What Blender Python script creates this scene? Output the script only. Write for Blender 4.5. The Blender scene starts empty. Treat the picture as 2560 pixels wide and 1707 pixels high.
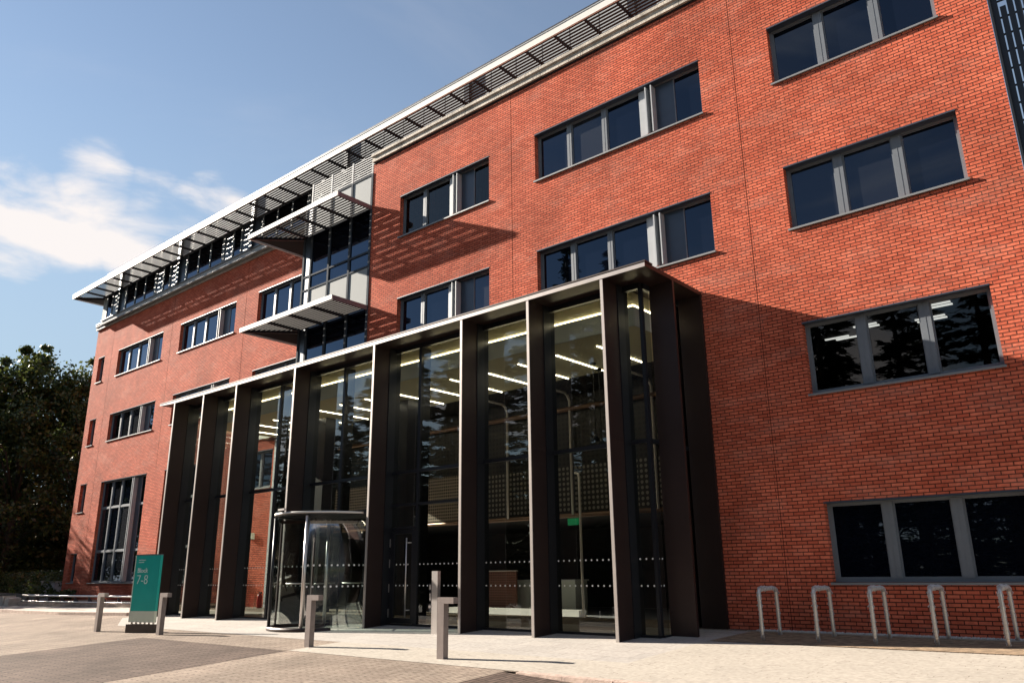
import bpy, math, random
from mathutils import Vector, Matrix
R = math.radians
random.seed(7)
S = bpy.context.scene
COL = S.collection

# ------------------------------------------------------------------ camera
CAM_H = 1.224
yaw, pitch, roll = R(40.354), R(16.462), R(-0.663)
fwd = Vector((-math.sin(yaw)*math.cos(pitch), math.cos(yaw)*math.cos(pitch), math.sin(pitch)))
rgt = Vector((math.cos(yaw), math.sin(yaw), 0)); upv = rgt.cross(fwd)
rt = rgt*math.cos(roll)+upv*math.sin(roll); uu = -rgt*math.sin(roll)+upv*math.cos(roll)
cd = bpy.data.cameras.new('camera'); cam = bpy.data.objects.new('camera', cd); COL.objects.link(cam)
cd.sensor_width = 36; cd.lens = 27.5015; cd.clip_start = .05; cd.clip_end = 3000
m = Matrix((rt, uu, -fwd)).transposed().to_4x4(); m.translation = Vector((0, 0, CAM_H)); cam.matrix_world = m
S.camera = cam

# ------------------------------------------------------------------ light
SUN_DIR = Vector((1, .227, -.455)).normalized()         # direction the light travels
sd = bpy.data.lights.new('sun', 'SUN'); so = bpy.data.objects.new('sun', sd); COL.objects.link(so)
sd.energy = 5.0; sd.angle = R(.5); sd.color = (1, .90, .77)
so.rotation_euler = SUN_DIR.to_track_quat('-Z', 'Y').to_euler()
so.location = (-60, -10, 40)
S.view_settings.view_transform = 'Standard'; S.view_settings.look = 'None'
S.view_settings.exposure = 1.86; S.view_settings.gamma = 1

W = bpy.data.worlds.new('World'); S.world = W; W.use_nodes = True
nt = W.node_tree; N = nt.nodes; L = nt.links
N.clear()
sky = N.new('ShaderNodeTexSky'); sky.sky_type = 'NISHITA'; sky.sun_disc = False
sky.sun_elevation = math.asin(-SUN_DIR.z); sky.sun_rotation = math.atan2(-SUN_DIR.x, -SUN_DIR.y)
sky.air_density = 1.0; sky.dust_density = .05; sky.ozone_density = 2.0
bg = N.new('ShaderNodeBackground'); bg.inputs[1].default_value = .05
out = N.new('ShaderNodeOutputWorld')
tc = N.new('ShaderNodeTexCoord')
def wmath(op, a, b=None, c=None):
    n = N.new('ShaderNodeMath'); n.operation = op
    for i, v in enumerate((a, b, c)):
        if v is None: continue
        if isinstance(v, (int, float)): n.inputs[i].default_value = v
        else: L.new(v, n.inputs[i])
    return n.outputs[0]
def wramp(v, a, b):
    n = N.new('ShaderNodeMapRange'); n.interpolation_type = 'SMOOTHSTEP'
    L.new(v, n.inputs[0]); n.inputs[1].default_value = a; n.inputs[2].default_value = b
    return n.outputs[0]
def cdot(d):
    n = N.new('ShaderNodeVectorMath'); n.operation = 'DOT_PRODUCT'
    L.new(tc.outputs['Generated'], n.inputs[0]); n.inputs[1].default_value = Vector(d).normalized(); return n.outputs['Value']
def dirpx(u, v):
    return fwd + rt*((u-1280)/1955.66) - uu*((v-853.5)/1955.66)
mp = N.new('ShaderNodeMapping'); mp.inputs['Scale'].default_value = (1, 1, 2.6); mp.inputs['Rotation'].default_value = (0, R(18), R(20))
L.new(tc.outputs['Generated'], mp.inputs[0])
nz = N.new('ShaderNodeTexNoise'); nz.inputs['Scale'].default_value = 6.0; nz.inputs['Detail'].default_value = 9; nz.inputs['Roughness'].default_value = .56; nz.inputs['Distortion'].default_value = .35
L.new(mp.outputs[0], nz.inputs['Vector'])
nf = N.new('ShaderNodeTexNoise'); nf.inputs['Scale'].default_value = 2.2; nf.inputs['Detail'].default_value = 7; nf.inputs['Roughness'].default_value = .55; nf.inputs['Distortion'].default_value = .5
L.new(mp.outputs[0], nf.inputs['Vector'])
cl = None
for (u, v, r0, r1, g) in ((50, 530, 4.5, .5, .27), (245, 480, 3.8, .3, .31), (390, 515, 3.8, .3, .29), (540, 505, 3.4, 0, .28), (330, 575, 3.6, .3, .27), (150, 570, 4, .5, .25), (60, 625, 3, 0, .22), (455, 575, 2.6, 0, .25), (465, 520, 3.0, .3, .31)):
    k = wramp(cdot(dirpx(u, v)), math.cos(R(r0)), math.cos(R(r1)))
    k = wmath('MULTIPLY', k, g)
    cl = k if cl is None else wmath('MAXIMUM', cl, k)
dens = wmath('ADD', nz.outputs['Fac'], cl)
cloud = wmath('MULTIPLY', wramp(dens, .58, .86), wramp(cl, .0, .06))
wisp = wmath('MULTIPLY', wramp(nf.outputs['Fac'], .52, .85), .14)
# soft broken cloud in the half of the sky behind the photographer (seen in the panes)
back = N.new('ShaderNodeSeparateXYZ'); L.new(tc.outputs['Generated'], back.inputs[0])
bk = wramp(wmath('MULTIPLY', back.outputs['Y'], -1), .05, .5)
bcl = wmath('MULTIPLY', wmath('MULTIPLY', wramp(nf.outputs['Fac'], .47, .66), bk), .9)
fac = wmath('MINIMUM', wmath('ADD', wmath('MAXIMUM', cloud, bcl), wmath('ADD', wisp, .07)), 1.0)
mixc = N.new('ShaderNodeMix'); mixc.data_type = 'RGBA'
tint = N.new('ShaderNodeMix'); tint.data_type = 'RGBA'; tint.blend_type = 'MULTIPLY'; tint.inputs[0].default_value = 1
tint.inputs[7].default_value = (.92, .885, .83, 1)
L.new(sky.outputs[0], tint.inputs[6])
hz = N.new('ShaderNodeMix'); hz.data_type = 'RGBA'; L.new(tint.outputs[2], hz.inputs[6]); hz.inputs[7].default_value = (2.2, 2.95, 3.6, 1)
L.new(wmath('MULTIPLY', wramp(back.outputs['Z'], .62, .12), wmath('MULTIPLY', wramp(back.outputs['Y'], -.15, .2), .8)), hz.inputs[0])
L.new(fac, mixc.inputs[0]); L.new(hz.outputs[2], mixc.inputs[6]); mixc.inputs[7].default_value = (5.4, 5.1, 5.0, 1)
L.new(mixc.outputs[2], bg.inputs[0]); L.new(bg.outputs[0], out.inputs[0])

# ------------------------------------------------------------------ material helpers
def mat(name, col=(.5, .5, .5), rough=.6, metal=0., spec=.5, var=0., vscale=3., bump=0., bscale=40., emit=None, estr=0.):
    M = bpy.data.materials.new(name); M.use_nodes = True
    n = M.node_tree.nodes; l = M.node_tree.links; b = n['Principled BSDF']
    b.inputs['Base Color'].default_value = (*col, 1); b.inputs['Roughness'].default_value = rough
    b.inputs['Metallic'].default_value = metal; b.inputs['Specular IOR Level'].default_value = spec
    if emit: b.inputs['Emission Color'].default_value = (*emit, 1); b.inputs['Emission Strength'].default_value = estr
    t = n.new('ShaderNodeTexCoord')
    if var:
        z = n.new('ShaderNodeTexNoise'); z.inputs['Scale'].default_value = vscale; z.inputs['Detail'].default_value = 6; z.inputs['Roughness'].default_value = .6
        l.new(t.outputs['Object'], z.inputs['Vector'])
        r = n.new('ShaderNodeValToRGB'); r.color_ramp.elements[0].position = .28; r.color_ramp.elements[1].position = .72
        r.color_ramp.elements[0].color = (*[c*(1-var) for c in col], 1); r.color_ramp.elements[1].color = (*[min(1, c*(1+var)) for c in col], 1)
        l.new(z.outputs['Fac'], r.inputs[0]); l.new(r.outputs[0], b.inputs['Base Color'])
    if bump:
        z = n.new('ShaderNodeTexNoise'); z.inputs['Scale'].default_value = bscale; z.inputs['Detail'].default_value = 4
        l.new(t.outputs['Object'], z.inputs['Vector'])
        u = n.new('ShaderNodeBump'); u.inputs['Strength'].default_value = bump; u.inputs['Distance'].default_value = .02
        l.new(z.outputs['Fac'], u.inputs['Height']); l.new(u.outputs[0], b.inputs['Normal'])
    return M

def brickmat(name, c1, c2, mortar, w=.225, h=.075, ms=.010, axes='xz', rough=.6, bump=.5, off=.5, stain=.25, spec=.5, sparse=False, dist=.012, white=0.):
    """brick / block pattern laid on the surface in metres"""
    M = bpy.data.materials.new(name); M.use_nodes = True
    n = M.node_tree.nodes; l = M.node_tree.links; b = n['Principled BSDF']
    t = n.new('ShaderNodeTexCoord'); g = n.new('ShaderNodeNewGeometry')
    sp = n.new('ShaderNodeSeparateXYZ'); l.new(g.outputs['Position'], sp.inputs[0])
    cb = n.new('ShaderNodeCombineXYZ')
    if axes == 'xz':
        ad = n.new('ShaderNodeMath'); ad.operation = 'ADD'; l.new(sp.outputs[0], ad.inputs[0]); l.new(sp.outputs[1], ad.inputs[1])
        l.new(ad.outputs[0], cb.inputs[0]); l.new(sp.outputs[2], cb.inputs[1])
    elif axes == 'yx': l.new(sp.outputs[1], cb.inputs[0]); l.new(sp.outputs[0], cb.inputs[1])
    else: l.new(sp.outputs[0], cb.inputs[0]); l.new(sp.outputs[1], cb.inputs[1])
    k = n.new('ShaderNodeTexBrick'); k.offset = off; k.inputs['Scale'].default_value = 1
    k.inputs['Brick Width'].default_value = w; k.inputs['Row Height'].default_value = h; k.inputs['Mortar Size'].default_value = ms; k.inputs['Mortar Smooth'].default_value = .15; k.inputs['Bias'].default_value = 0
    k.inputs['Color1'].default_value = (*c1, 1); k.inputs['Color2'].default_value = (*c2, 1); k.inputs['Mortar'].default_value = (*mortar, 1)
    l.new(cb.outputs[0], k.inputs['Vector'])
    z = n.new('ShaderNodeTexNoise'); z.inputs['Scale'].default_value = .55; z.inputs['Detail'].default_value = 8; z.inputs['Roughness'].default_value = .62
    l.new(g.outputs['Position'], z.inputs['Vector'])
    rr = n.new('ShaderNodeMapRange'); l.new(z.outputs['Fac'], rr.inputs[0]); rr.inputs[1].default_value = .3; rr.inputs[2].default_value = .7; rr.inputs[3].default_value = 1-stain; rr.inputs[4].default_value = 1+stain*.6
    z2 = n.new('ShaderNodeTexNoise'); z2.inputs['Scale'].default_value = 14; z2.inputs['Detail'].default_value = 4
    l.new(g.outputs['Position'], z2.inputs['Vector'])
    r2 = n.new('ShaderNodeMapRange'); l.new(z2.outputs['Fac'], r2.inputs[0]); r2.inputs[1].default_value = .3; r2.inputs[2].default_value = .7; r2.inputs[3].default_value = .86; r2.inputs[4].default_value = 1.14
    mm = n.new('ShaderNodeMath'); mm.operation = 'MULTIPLY'; l.new(rr.outputs[0], mm.inputs[0]); l.new(r2.outputs[0], mm.inputs[1])
    colout = k.outputs['Color']
    if sparse:      # joints swept full of sand, only some stay open and dark
        z3 = n.new('ShaderNodeTexNoise'); z3.inputs['Scale'].default_value = 5.5; z3.inputs['Detail'].default_value = 2; l.new(g.outputs['Position'], z3.inputs['Vector'])
        r3 = n.new('ShaderNodeMapRange'); l.new(z3.outputs['Fac'], r3.inputs[0]); r3.inputs[1].default_value = .56; r3.inputs[2].default_value = .66
        jf = n.new('ShaderNodeMath'); jf.operation = 'MULTIPLY'; l.new(k.outputs['Fac'], jf.inputs[0]); l.new(r3.outputs[0], jf.inputs[1])
        k2 = n.new('ShaderNodeMix'); k2.data_type = 'RGBA'; l.new(jf.outputs[0], k2.inputs[0]); k2.inputs[6].default_value = (*c1, 1); k2.inputs[7].default_value = (*mortar, 1)
        colout = k2.outputs[2]
    if white:       # pale salts washed down the face in patches
        z4 = n.new('ShaderNodeTexNoise'); z4.inputs['Scale'].default_value = .9; z4.inputs['Detail'].default_value = 10; z4.inputs['Roughness'].default_value = .7
        mp4 = n.new('ShaderNodeMapping'); mp4.inputs['Scale'].default_value = (.8, .8, 2.2); l.new(g.outputs['Position'], mp4.inputs[0]); l.new(mp4.outputs[0], z4.inputs['Vector'])
        r4 = n.new('ShaderNodeMapRange'); l.new(z4.outputs['Fac'], r4.inputs[0]); r4.inputs[1].default_value = .5; r4.inputs[2].default_value = .8; r4.inputs[4].default_value = white
        k3 = n.new('ShaderNodeMix'); k3.data_type = 'RGBA'; l.new(r4.outputs[0], k3.inputs[0]); l.new(colout, k3.inputs[6]); k3.inputs[7].default_value = (.5, .33, .27, 1)
        colout = k3.outputs[2]
    mx = n.new('ShaderNodeVectorMath'); mx.operation = 'SCALE'
    l.new(colout, mx.inputs[0]); l.new(mm.outputs[0], mx.inputs['Scale'])
    l.new(mx.outputs[0], b.inputs['Base Color']); b.inputs['Roughness'].default_value = rough; b.inputs['Specular IOR Level'].default_value = spec
    if bump:
        iv = n.new('ShaderNodeMath'); iv.operation = 'MULTIPLY_ADD'; l.new(k.outputs['Fac'], iv.inputs[0]); iv.inputs[1].default_value = -1; iv.inputs[2].default_value = 1
        i2 = n.new('ShaderNodeMath'); i2.operation = 'MULTIPLY_ADD'; l.new(z2.outputs['Fac'], i2.inputs[0]); i2.inputs[1].default_value = .25; l.new(iv.outputs[0], i2.inputs[2])
        u = n.new('ShaderNodeBump'); u.inputs['Strength'].default_value = bump; u.inputs['Distance'].default_value = dist
        l.new(i2.outputs[0], u.inputs['Height']); l.new(u.outputs[0], b.inputs['Normal'])
    return M

def glassmat(name, tintc, ior=1.5, boost=1., rough=0., wob=.0):
    """thin pane: clear tinted transmission plus a Fresnel mirror"""
    M = bpy.data.materials.new(name); M.use_nodes = True
    n = M.node_tree.nodes; l = M.node_tree.links; n.clear()
    o = n.new('ShaderNodeOutputMaterial'); tr = n.new('ShaderNodeBsdfTransparent'); tr.inputs[0].default_value = (*tintc, 1)
    gl = n.new('ShaderNodeBsdfGlossy'); gl.inputs['Roughness'].default_value = rough; gl.inputs[0].default_value = (1, 1, 1, 1)
    fr = n.new('ShaderNodeFresnel'); fr.inputs[0].default_value = ior
    ml = n.new('ShaderNodeMath'); ml.operation = 'MULTIPLY'; ml.use_clamp = True; l.new(fr.outputs[0], ml.inputs[0]); ml.inputs[1].default_value = boost
    mx = n.new('ShaderNodeMixShader'); l.new(ml.outputs[0], mx.inputs[0]); l.new(tr.outputs[0], mx.inputs[1]); l.new(gl.outputs[0], mx.inputs[2]); l.new(mx.outputs[0], o.inputs[0])
    if wob:
        t = n.new('ShaderNodeTexCoord'); z = n.new('ShaderNodeTexNoise'); z.inputs['Scale'].default_value = .7; l.new(t.outputs['Object'], z.inputs['Vector'])
        u = n.new('ShaderNodeBump'); u.inputs['Strength'].default_value = wob; u.inputs['Distance'].default_value = .01; l.new(z.outputs['Fac'], u.inputs['Height']); l.new(u.outputs[0], gl.inputs['Normal'])
    return M

def panemat(name, col, boost=1., wob=.06):
    """coated office pane with a dark room behind: dark body, mirror coat"""
    M = bpy.data.materials.new(name); M.use_nodes = True
    n = M.node_tree.nodes; l = M.node_tree.links; n.clear()
    o = n.new('ShaderNodeOutputMaterial'); df = n.new('ShaderNodeBsdfDiffuse'); df.inputs[0].default_value = (*col, 1)
    gl = n.new('ShaderNodeBsdfGlossy'); gl.inputs['Roughness'].default_value = .01; gl.inputs[0].default_value = (.58, .74, 1, 1)
    fr = n.new('ShaderNodeFresnel'); fr.inputs[0].default_value = 1.5
    ml = n.new('ShaderNodeMath'); ml.operation = 'MULTIPLY'; ml.use_clamp = True; l.new(fr.outputs[0], ml.inputs[0]); ml.inputs[1].default_value = boost
    mx = n.new('ShaderNodeMixShader'); l.new(ml.outputs[0], mx.inputs[0]); l.new(df.outputs[0], mx.inputs[1]); l.new(gl.outputs[0], mx.inputs[2]); l.new(mx.outputs[0], o.inputs[0])
    t = n.new('ShaderNodeTexCoord'); z = n.new('ShaderNodeTexNoise'); z.inputs['Scale'].default_value = .8; l.new(t.outputs['Object'], z.inputs['Vector'])
    u = n.new('ShaderNodeBump'); u.inputs['Strength'].default_value = wob; u.inputs['Distance'].default_value = .01; l.new(z.outputs['Fac'], u.inputs['Height']); l.new(u.outputs[0], gl.inputs['Normal'])
    return M

def holemat(name, col, hole, pitch_=.1, rad=.032, rough=.4, metal=.6, axes='xz'):
    """sheet metal punched with a grid of round holes"""
    M = mat(name, col, rough, metal)
    n = M.node_tree.nodes; l = M.node_tree.links; b = n['Principled BSDF']
    g = n.new('ShaderNodeNewGeometry'); sp = n.new('ShaderNodeSeparateXYZ'); l.new(g.outputs['Position'], sp.inputs[0])
    def mt(op, a, bb):
        q = n.new('ShaderNodeMath'); q.operation = op
        for i, v in enumerate((a, bb)):
            if isinstance(v, (int, float)): q.inputs[i].default_value = v
            else: l.new(v, q.inputs[i])
        return q.outputs[0]
    du = mt('SUBTRACT', mt('PINGPONG', sp.outputs['XYZ'.index(axes[0].upper())], pitch_/2), pitch_/4)
    dv = mt('SUBTRACT', mt('PINGPONG', sp.outputs['XYZ'.index(axes[1].upper())], pitch_/2), pitch_/4)
    du = mt('SUBTRACT', mt('MODULO', mt('ADD', sp.outputs['XYZ'.index(axes[0].upper())], 500*pitch_), pitch_), pitch_/2)
    dv = mt('SUBTRACT', mt('MODULO', mt('ADD', sp.outputs['XYZ'.index(axes[1].upper())], 500*pitch_), pitch_), pitch_/2)
    d2 = mt('ADD', mt('MULTIPLY', du, du), mt('MULTIPLY', dv, dv))
    isin = mt('LESS_THAN', d2, rad*rad)
    mx = n.new('ShaderNodeMix'); mx.data_type = 'RGBA'; l.new(isin, mx.inputs[0]); mx.inputs[6].default_value = (*col, 1); mx.inputs[7].default_value = (*hole, 1)
    l.new(mx.outputs[2], b.inputs['Base Color'])
    return M

# ------------------------------------------------------------------ mesh helpers
def tag(o, label=None, cat=None, group=None, kind=None):
    if label: o['label'] = label
    if cat: o['category'] = cat
    if group: o['group'] = group
    if kind: o['kind'] = kind
    return o

def woff(o):
    v = Vector((0, 0, 0))
    while o: v += o.location; o = o.parent
    return v

class MB:
    def __init__(s): s.v = []; s.f = []; s.sm = []
    def quad(s, a, b, c, d):
        i = len(s.v); s.v += [a, b, c, d]; s.f.append((i, i+1, i+2, i+3)); return s
    def poly(s, pts):
        i = len(s.v); s.v += list(pts); s.f.append(tuple(range(i, i+len(pts)))); return s
    def box(s, x0, x1, y0, y1, z0, z1):
        i = len(s.v)
        s.v += [(x0, y0, z0), (x1, y0, z0), (x1, y1, z0), (x0, y1, z0), (x0, y0, z1), (x1, y0, z1), (x1, y1, z1), (x0, y1, z1)]
        s.f += [tuple(i+k for k in q) for q in ((0, 3, 2, 1), (4, 5, 6, 7), (0, 1, 5, 4), (1, 2, 6, 5), (2, 3, 7, 6), (3, 0, 4, 7))]; return s
    def prism(s, pts, d):          # extrude polygon pts by vector d
        i = len(s.v); k = len(pts); d = Vector(d)
        s.v += [tuple(p) for p in pts]+[tuple(Vector(p)+d) for p in pts]
        s.f.append(tuple(range(i+k-1, i-1, -1))); s.f.append(tuple(range(i+k, i+2*k)))
        for j in range(k): s.f.append((i+j, i+(j+1) % k, i+k+(j+1) % k, i+k+j))
        return s
    def bar(s, a, b, w, h, up=(0, 0, 1)):   # box beam from a to b
        a = Vector(a); b = Vector(b); d = (b-a).normalized(); sx = d.cross(Vector(up)).normalized(); sz = sx.cross(d)
        c = [a+sx*(i*w/2)+sz*(j*h/2) for i, j in ((-1, -1), (1, -1), (1, 1), (-1, 1))]
        return s.prism(c, b-a)
    def tube(s, path, r, n=10, jit=0., rnd=random):
        pts = [Vector(p) for p in path]; rings = []
        up = Vector((0, 0, 1)); prev = None
        for k, p in enumerate(pts):
            d = (pts[min(k+1, len(pts)-1)]-pts[max(k-1, 0)]).normalized()
            if prev is None:
                a = d.cross(up)
                if a.length < .1: a = d.cross(Vector((1, 0, 0)))
            else: a = prev-d*prev.dot(d)
            a.normalize(); prev = a; b = d.cross(a)
            rk = r[k] if isinstance(r, (list, tuple)) else r
            i = len(s.v)
            for q in range(n):
                t = 2*math.pi*q/n; j = 1+jit*(rnd.random()-.5)*2
                s.v.append(tuple(p+(a*math.cos(t)+b*math.sin(t))*rk*j))
            rings.append(i)
        for i, j in zip(rings, rings[1:]):
            for q in range(n): s.f.append((i+q, i+(q+1) % n, j+(q+1) % n, j+q)); s.sm.append(len(s.f)-1)
        s.f.append(tuple(rings[0]+q for q in reversed(range(n)))); s.f.append(tuple(rings[-1]+q for q in range(n)))
        return s
    def arcwall(s, cx, cy, r0, r1, a0, a1, z0, z1, n=24):   # curved slab
        i0 = None
        for k in range(n+1):
            t = a0+(a1-a0)*k/n; c, q = math.cos(t), math.sin(t); i = len(s.v)
            s.v += [(cx+r0*c, cy+r0*q, z0), (cx+r1*c, cy+r1*q, z0), (cx+r1*c, cy+r1*q, z1), (cx+r0*c, cy+r0*q, z1)]
            if k:
                for q1, q2 in ((0, 1), (1, 2), (2, 3), (3, 0)):
                    s.f.append((i0+q1, i0+q2, i+q2, i+q1))
                    if q1 in (1, 3): s.sm.append(len(s.f)-1)
            else: s.f.append((i, i+3, i+2, i+1))
            i0 = i
        s.f.append((i0, i0+1, i0+2, i0+3)); return s
    def disc(s, c, u, v, r, n=8):
        c = Vector(c); u = Vector(u); v = Vector(v); i = len(s.v)
        s.v += [tuple(c+u*(r*math.cos(2*math.pi*k/n))+v*(r*math.sin(2*math.pi*k/n))) for k in range(n)]
        s.f.append(tuple(range(i, i+n))); return s
    def build(s, name, material, parent=None):
        me = bpy.data.meshes.new(name); o = woff(parent) if parent else Vector((0, 0, 0))
        me.from_pydata([(x-o.x, y-o.y, z-o.z) for x, y, z in s.v], [], s.f); me.materials.append(material)
        for k in s.sm: me.polygons[k].use_smooth = True
        me.update()
        ob = bpy.data.objects.new(name, me); COL.objects.link(ob)
        if parent: ob.parent = parent
        return ob

def empty(name, loc, label, cat, group=None):
    o = bpy.data.objects.new(name, None); COL.objects.link(o); o.location = loc; o.empty_display_size = .2
    return tag(o, label, cat, group)

def copy_tree(o, parent=None):
    c = o.copy(); COL.objects.link(c)
    if parent: c.parent = parent
    for ch in list(o.children): copy_tree(ch, c)
    return c

# ------------------------------------------------------------------ dimensions (metres)
YR, YL, YF, YG, YW = 16.847, 18.977, 14.212, 15.05, 18.65     # right wall, left wall, fin fronts, porch glass, top storey
XL, X0R, XRE = -50.324, -21.05, -1.239
SL = .05625
def gz(y): return -SL*(YR-y) if y < YR else 0.
ROW = {'A': (12.635, 14.227), 'B': (8.764, 10.355), 'C': (4.872, 6.497), 'D': (.974, 2.573)}
ZC = 16.097                       # underside of the coping

# ------------------------------------------------------------------ materials
BRK = brickmat('red_brick', (.66, .168, .096), (.49, .102, .056), (.115, .038, .027), ms=.0100, rough=.8, bump=1.0, stain=.28, white=.3, spec=.05, dist=.016)  # mortar tone darkened: shade of the recessed joints put into the colour
FRM = mat('grey_window_frame', (.14, .155, .175), .5, .1, .35, var=.08)
FRML = mat('pale_frame_panel', (.33, .345, .36), .55, .1, .3, var=.06)
FRMD = mat('dark_blue_grey_panel', (.045, .06, .085), .35, .2, var=.1)
PANE = panemat('office_pane', (.002, .003, .006), 1.4)
STONE = mat('weathered_coping_stone', (.42, .37, .31), .8, var=.45, vscale=2.2, bump=.5, bscale=18)
SILLM = mat('sill_metal', (.20, .205, .21), .5, .2)
WHT = mat('white_metal_fascia', (.62, .60, .57), .6, 0, var=.05, vscale=1.5)
SLAT = mat('grey_louvre_blade', (.055, .05, .048), .8, 0, .1)
DRK = mat('dark_steel', (.035, .035, .042), .45, .4)
PANEL = mat('grey_cladding_panel', (.27, .285, .29), (.7), 0, .12, var=.07, vscale=.8)
BRZ = mat('bronze_anodised_metal', (.033, .019, .017), .42, .35, var=.12, vscale=1.2, bump=.05)
BRZL = mat('sunlit_edge_metal', (.40, .36, .34), .38, .5, var=.08)  # bronze edges made pale: sun glint put into the colour
JNT = mat('joint_sealant', (.05, .018, .013), 1, 0, 0)
PANE2 = panemat('office_pane_with_pale_blind', (.022, .024, .028), 1.3)
PANE3 = panemat('office_pane_with_half_blind', (.009, .010, .013), 1.5)
BLK = mat('black_mullion', (.012, .013, .017), .35, .2)
GLS = glassmat('clear_porch_glass', (.62, .65, .62), 1.5, 2.0)
GLC = glassmat('curved_door_glass', (.86, .90, .89), 1.5, .4)
STEEL = mat('brushed_stainless_steel', (.62, .58, .56), .33, .9, var=.06, vscale=4)
BOLL = mat('brushed_bollard_steel', (.22, .185, .175), .42, .5, var=.14, vscale=5)
CEIL = mat('cream_ceiling', (.85, .76, .48), .8, var=.03)
BULK = mat('pale_bulkhead', (.60, .62, .60), .7)
LED = mat('light_strip', (1, 1, 1), emit=(1, .90, .72), estr=5.0)
LEDW = mat('cove_light', (1, 1, 1), emit=(1, .86, .58), estr=3.0)
FLOOR = mat('polished_lobby_floor', (.66, .66, .70), .12, 0, var=.06, vscale=1)
DKWALL = mat('dark_lobby_wall', (.035, .03, .028), .6, var=.2)
PERF = holemat('perforated_bronze_sheet', (.022, .018, .015), (.004, .004, .004), .16, .05, .45, .2)
PERFG = holemat('dimpled_bronze_sheet', (.018, .015, .013), (.24, .21, .17), .16, .05, .45, .1)
PERFT = holemat('sunlit_perforated_sheet', (.42, .33, .25), (.02, .015, .012), .11, .038, .5, .2)  # tan is sunlight on the dark cladding, put into the colour
PERFC = holemat('perforated_dark_ceiling', (.014, .013, .014), (.10, .09, .08), .16, .04, .5, .2, 'xy')
COPPER = holemat('perforated_copper_sheet', (.30, .14, .10), (.04, .015, .01), .085, .022, .38, .6)
TUBE = mat('pale_tube', (.85, .76, .66), .35, .3)
CREAM = mat('cream_counter', (.62, .62, .52), .5)
DOT = mat('white_glass_dots', (.8, .8, .78), .6)
GREEN = mat('teal_sign_face', (.014, .40, .345), .35, var=.12, vscale=.9)
CREAMS = mat('pale_sign_band', (.62, .68, .56), .45, var=.05)
CONC = mat('rough_concrete', (.34, .30, .26), .85, var=.25, bump=.4)
CONCD = mat('dark_concrete', (.10, .085, .07), .85, var=.3, bump=.5)

# ------------------------------------------------------------------ the ground
PAVL = brickmat('beige_block_paving', (.29, .235, .19), (.235, .185, .15), (.07, .055, .045), .42, .105, .009, 'yx', .9, .6, stain=.3, spec=.1)
PAVD = brickmat('grey_block_paving', (.138, .10, .083), (.095, .068, .056), (.02, .016, .014), .42, .105, .010, 'yx', .9, .6, stain=.32, spec=.1)
PAVW = brickmat('pale_granite_slab', (.37, .34, .31), (.335, .31, .285), (.17, .15, .135), .9, .6, .006, 'xy', .8, .15, stain=.10, spec=.15)
PAVS = brickmat('pale_small_paver', (.37, .335, .29), (.345, .31, .27), (.16, .13, .11), .20, .10, .006, 'xy', .7, .2, stain=.08, spec=.12, sparse=True)
SOIL = mat('brown_bed_grit', (.25, .175, .11), .95, var=.5, vscale=7, bump=1.0, bscale=60)
EARTH = mat('ground_earth', (.09, .085, .07), .95, var=.3)
KERB = mat('rough_kerb_stone', (.40, .30, .25), .9, var=.3, vscale=9, bump=.9, bscale=45)

def sheet(name, pts, material, dz, **kw):
    b = MB(); b.poly([(x, y, gz(y)+dz) for x, y in pts]); o = b.build(name, material); return tag(o, kind='structure', **kw)
b = MB()
prof = [(-900, -3.2), (-32, -3.2), (-30, gz(-30)-.25), (YR, -.25), (60, -.25), (900, -.25)]
for (y0, z0), (y1, z1) in zip(prof, prof[1:]): b.quad((-900, y0, z0), (900, y0, z0), (900, y1, z1), (-900, y1, z1))
tag(b.build('ground', EARTH), kind='structure')
b = MB()
b.quad((-120, -30, gz(-30)), (-9.28, -30, gz(-30)), (-9.28, YR, 0), (-120, YR, 0))
b.quad((-9.28, 10.66, gz(10.66)), (30, 10.66, gz(10.66)), (30, YR, 0), (-9.28, YR, 0))
b.quad((-120, YR, 0), (XL-.1, YR, 0), (XL-.1, 60, 0), (-120, 60, 0))
b.quad((XL-.1, YR, 0), (30, YR, 0), (30, YL+.2, 0), (XL-.1, YL+.2, 0))
tag(b.build('paving', PAVL), kind='structure')
sheet('road', [(-120, -30), (-9.29, -30), (-9.29, 5.6), (-120, 5.6)], mat('dark_unseen_ground', (.045, .044, .043), .9, var=.25, bump=.4), .006)  # unseen dark ground, added to cut the light bounced onto the walls
sheet('paving', [(-22.35, 5.6), (-15.32, 5.6), (-15.62, 10.66), (-22.35, 10.68)], PAVD, .004)
# slab apron along the porch and the small pale pavers beside the racks
sheet('paving', [(-27.2, 12.12), (-7.8, 12.12), (-7.55, 16.6), (-30.6, 16.6), (-30.2, 13.6)], PAVW, .004)
sheet('paving', [(-15.6, 10.70), (30, 10.70), (30, 15.42), (-7.8, 14.95), (-7.8, 12.12), (-15.6, 12.12)], PAVS, .006)
sheet('soil_bed', [(-7.75, 15.0), (30, 15.6), (30, 16.68), (-7.55, 16.58)], SOIL, .010)
# carriageway, dropping below the kerb
b = MB()
for x0, x1, d0, d1 in ((-9.28, -7.2, 0, -.09), (-7.2, 30, -.09, -.09)):
    b.quad((x0, -30, gz(-30)+d0), (x1, -30, gz(-30)+d1), (x1, 10.58, gz(10.58)+d1), (x0, 10.58, gz(10.58)+d0))
tag(b.build('road', PAVD), kind='structure')
b = MB(); x = -9.0
while x < 20:
    d = .004 if x > -8.9 else 0
    w = .95; dr = random.uniform(-.006, .006)
    b.prism([(x+.004, 10.56+dr, gz(10.56)-.15), (x+w-.004, 10.56+dr, gz(10.56)-.15), (x+w-.004, 10.59+dr, gz(10.59)+.006), (x+.004, 10.59+dr, gz(10.59)+.006)], (0, .13, .012))
    x += w
tag(b.build('kerb', KERB), kind='structure')
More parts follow.
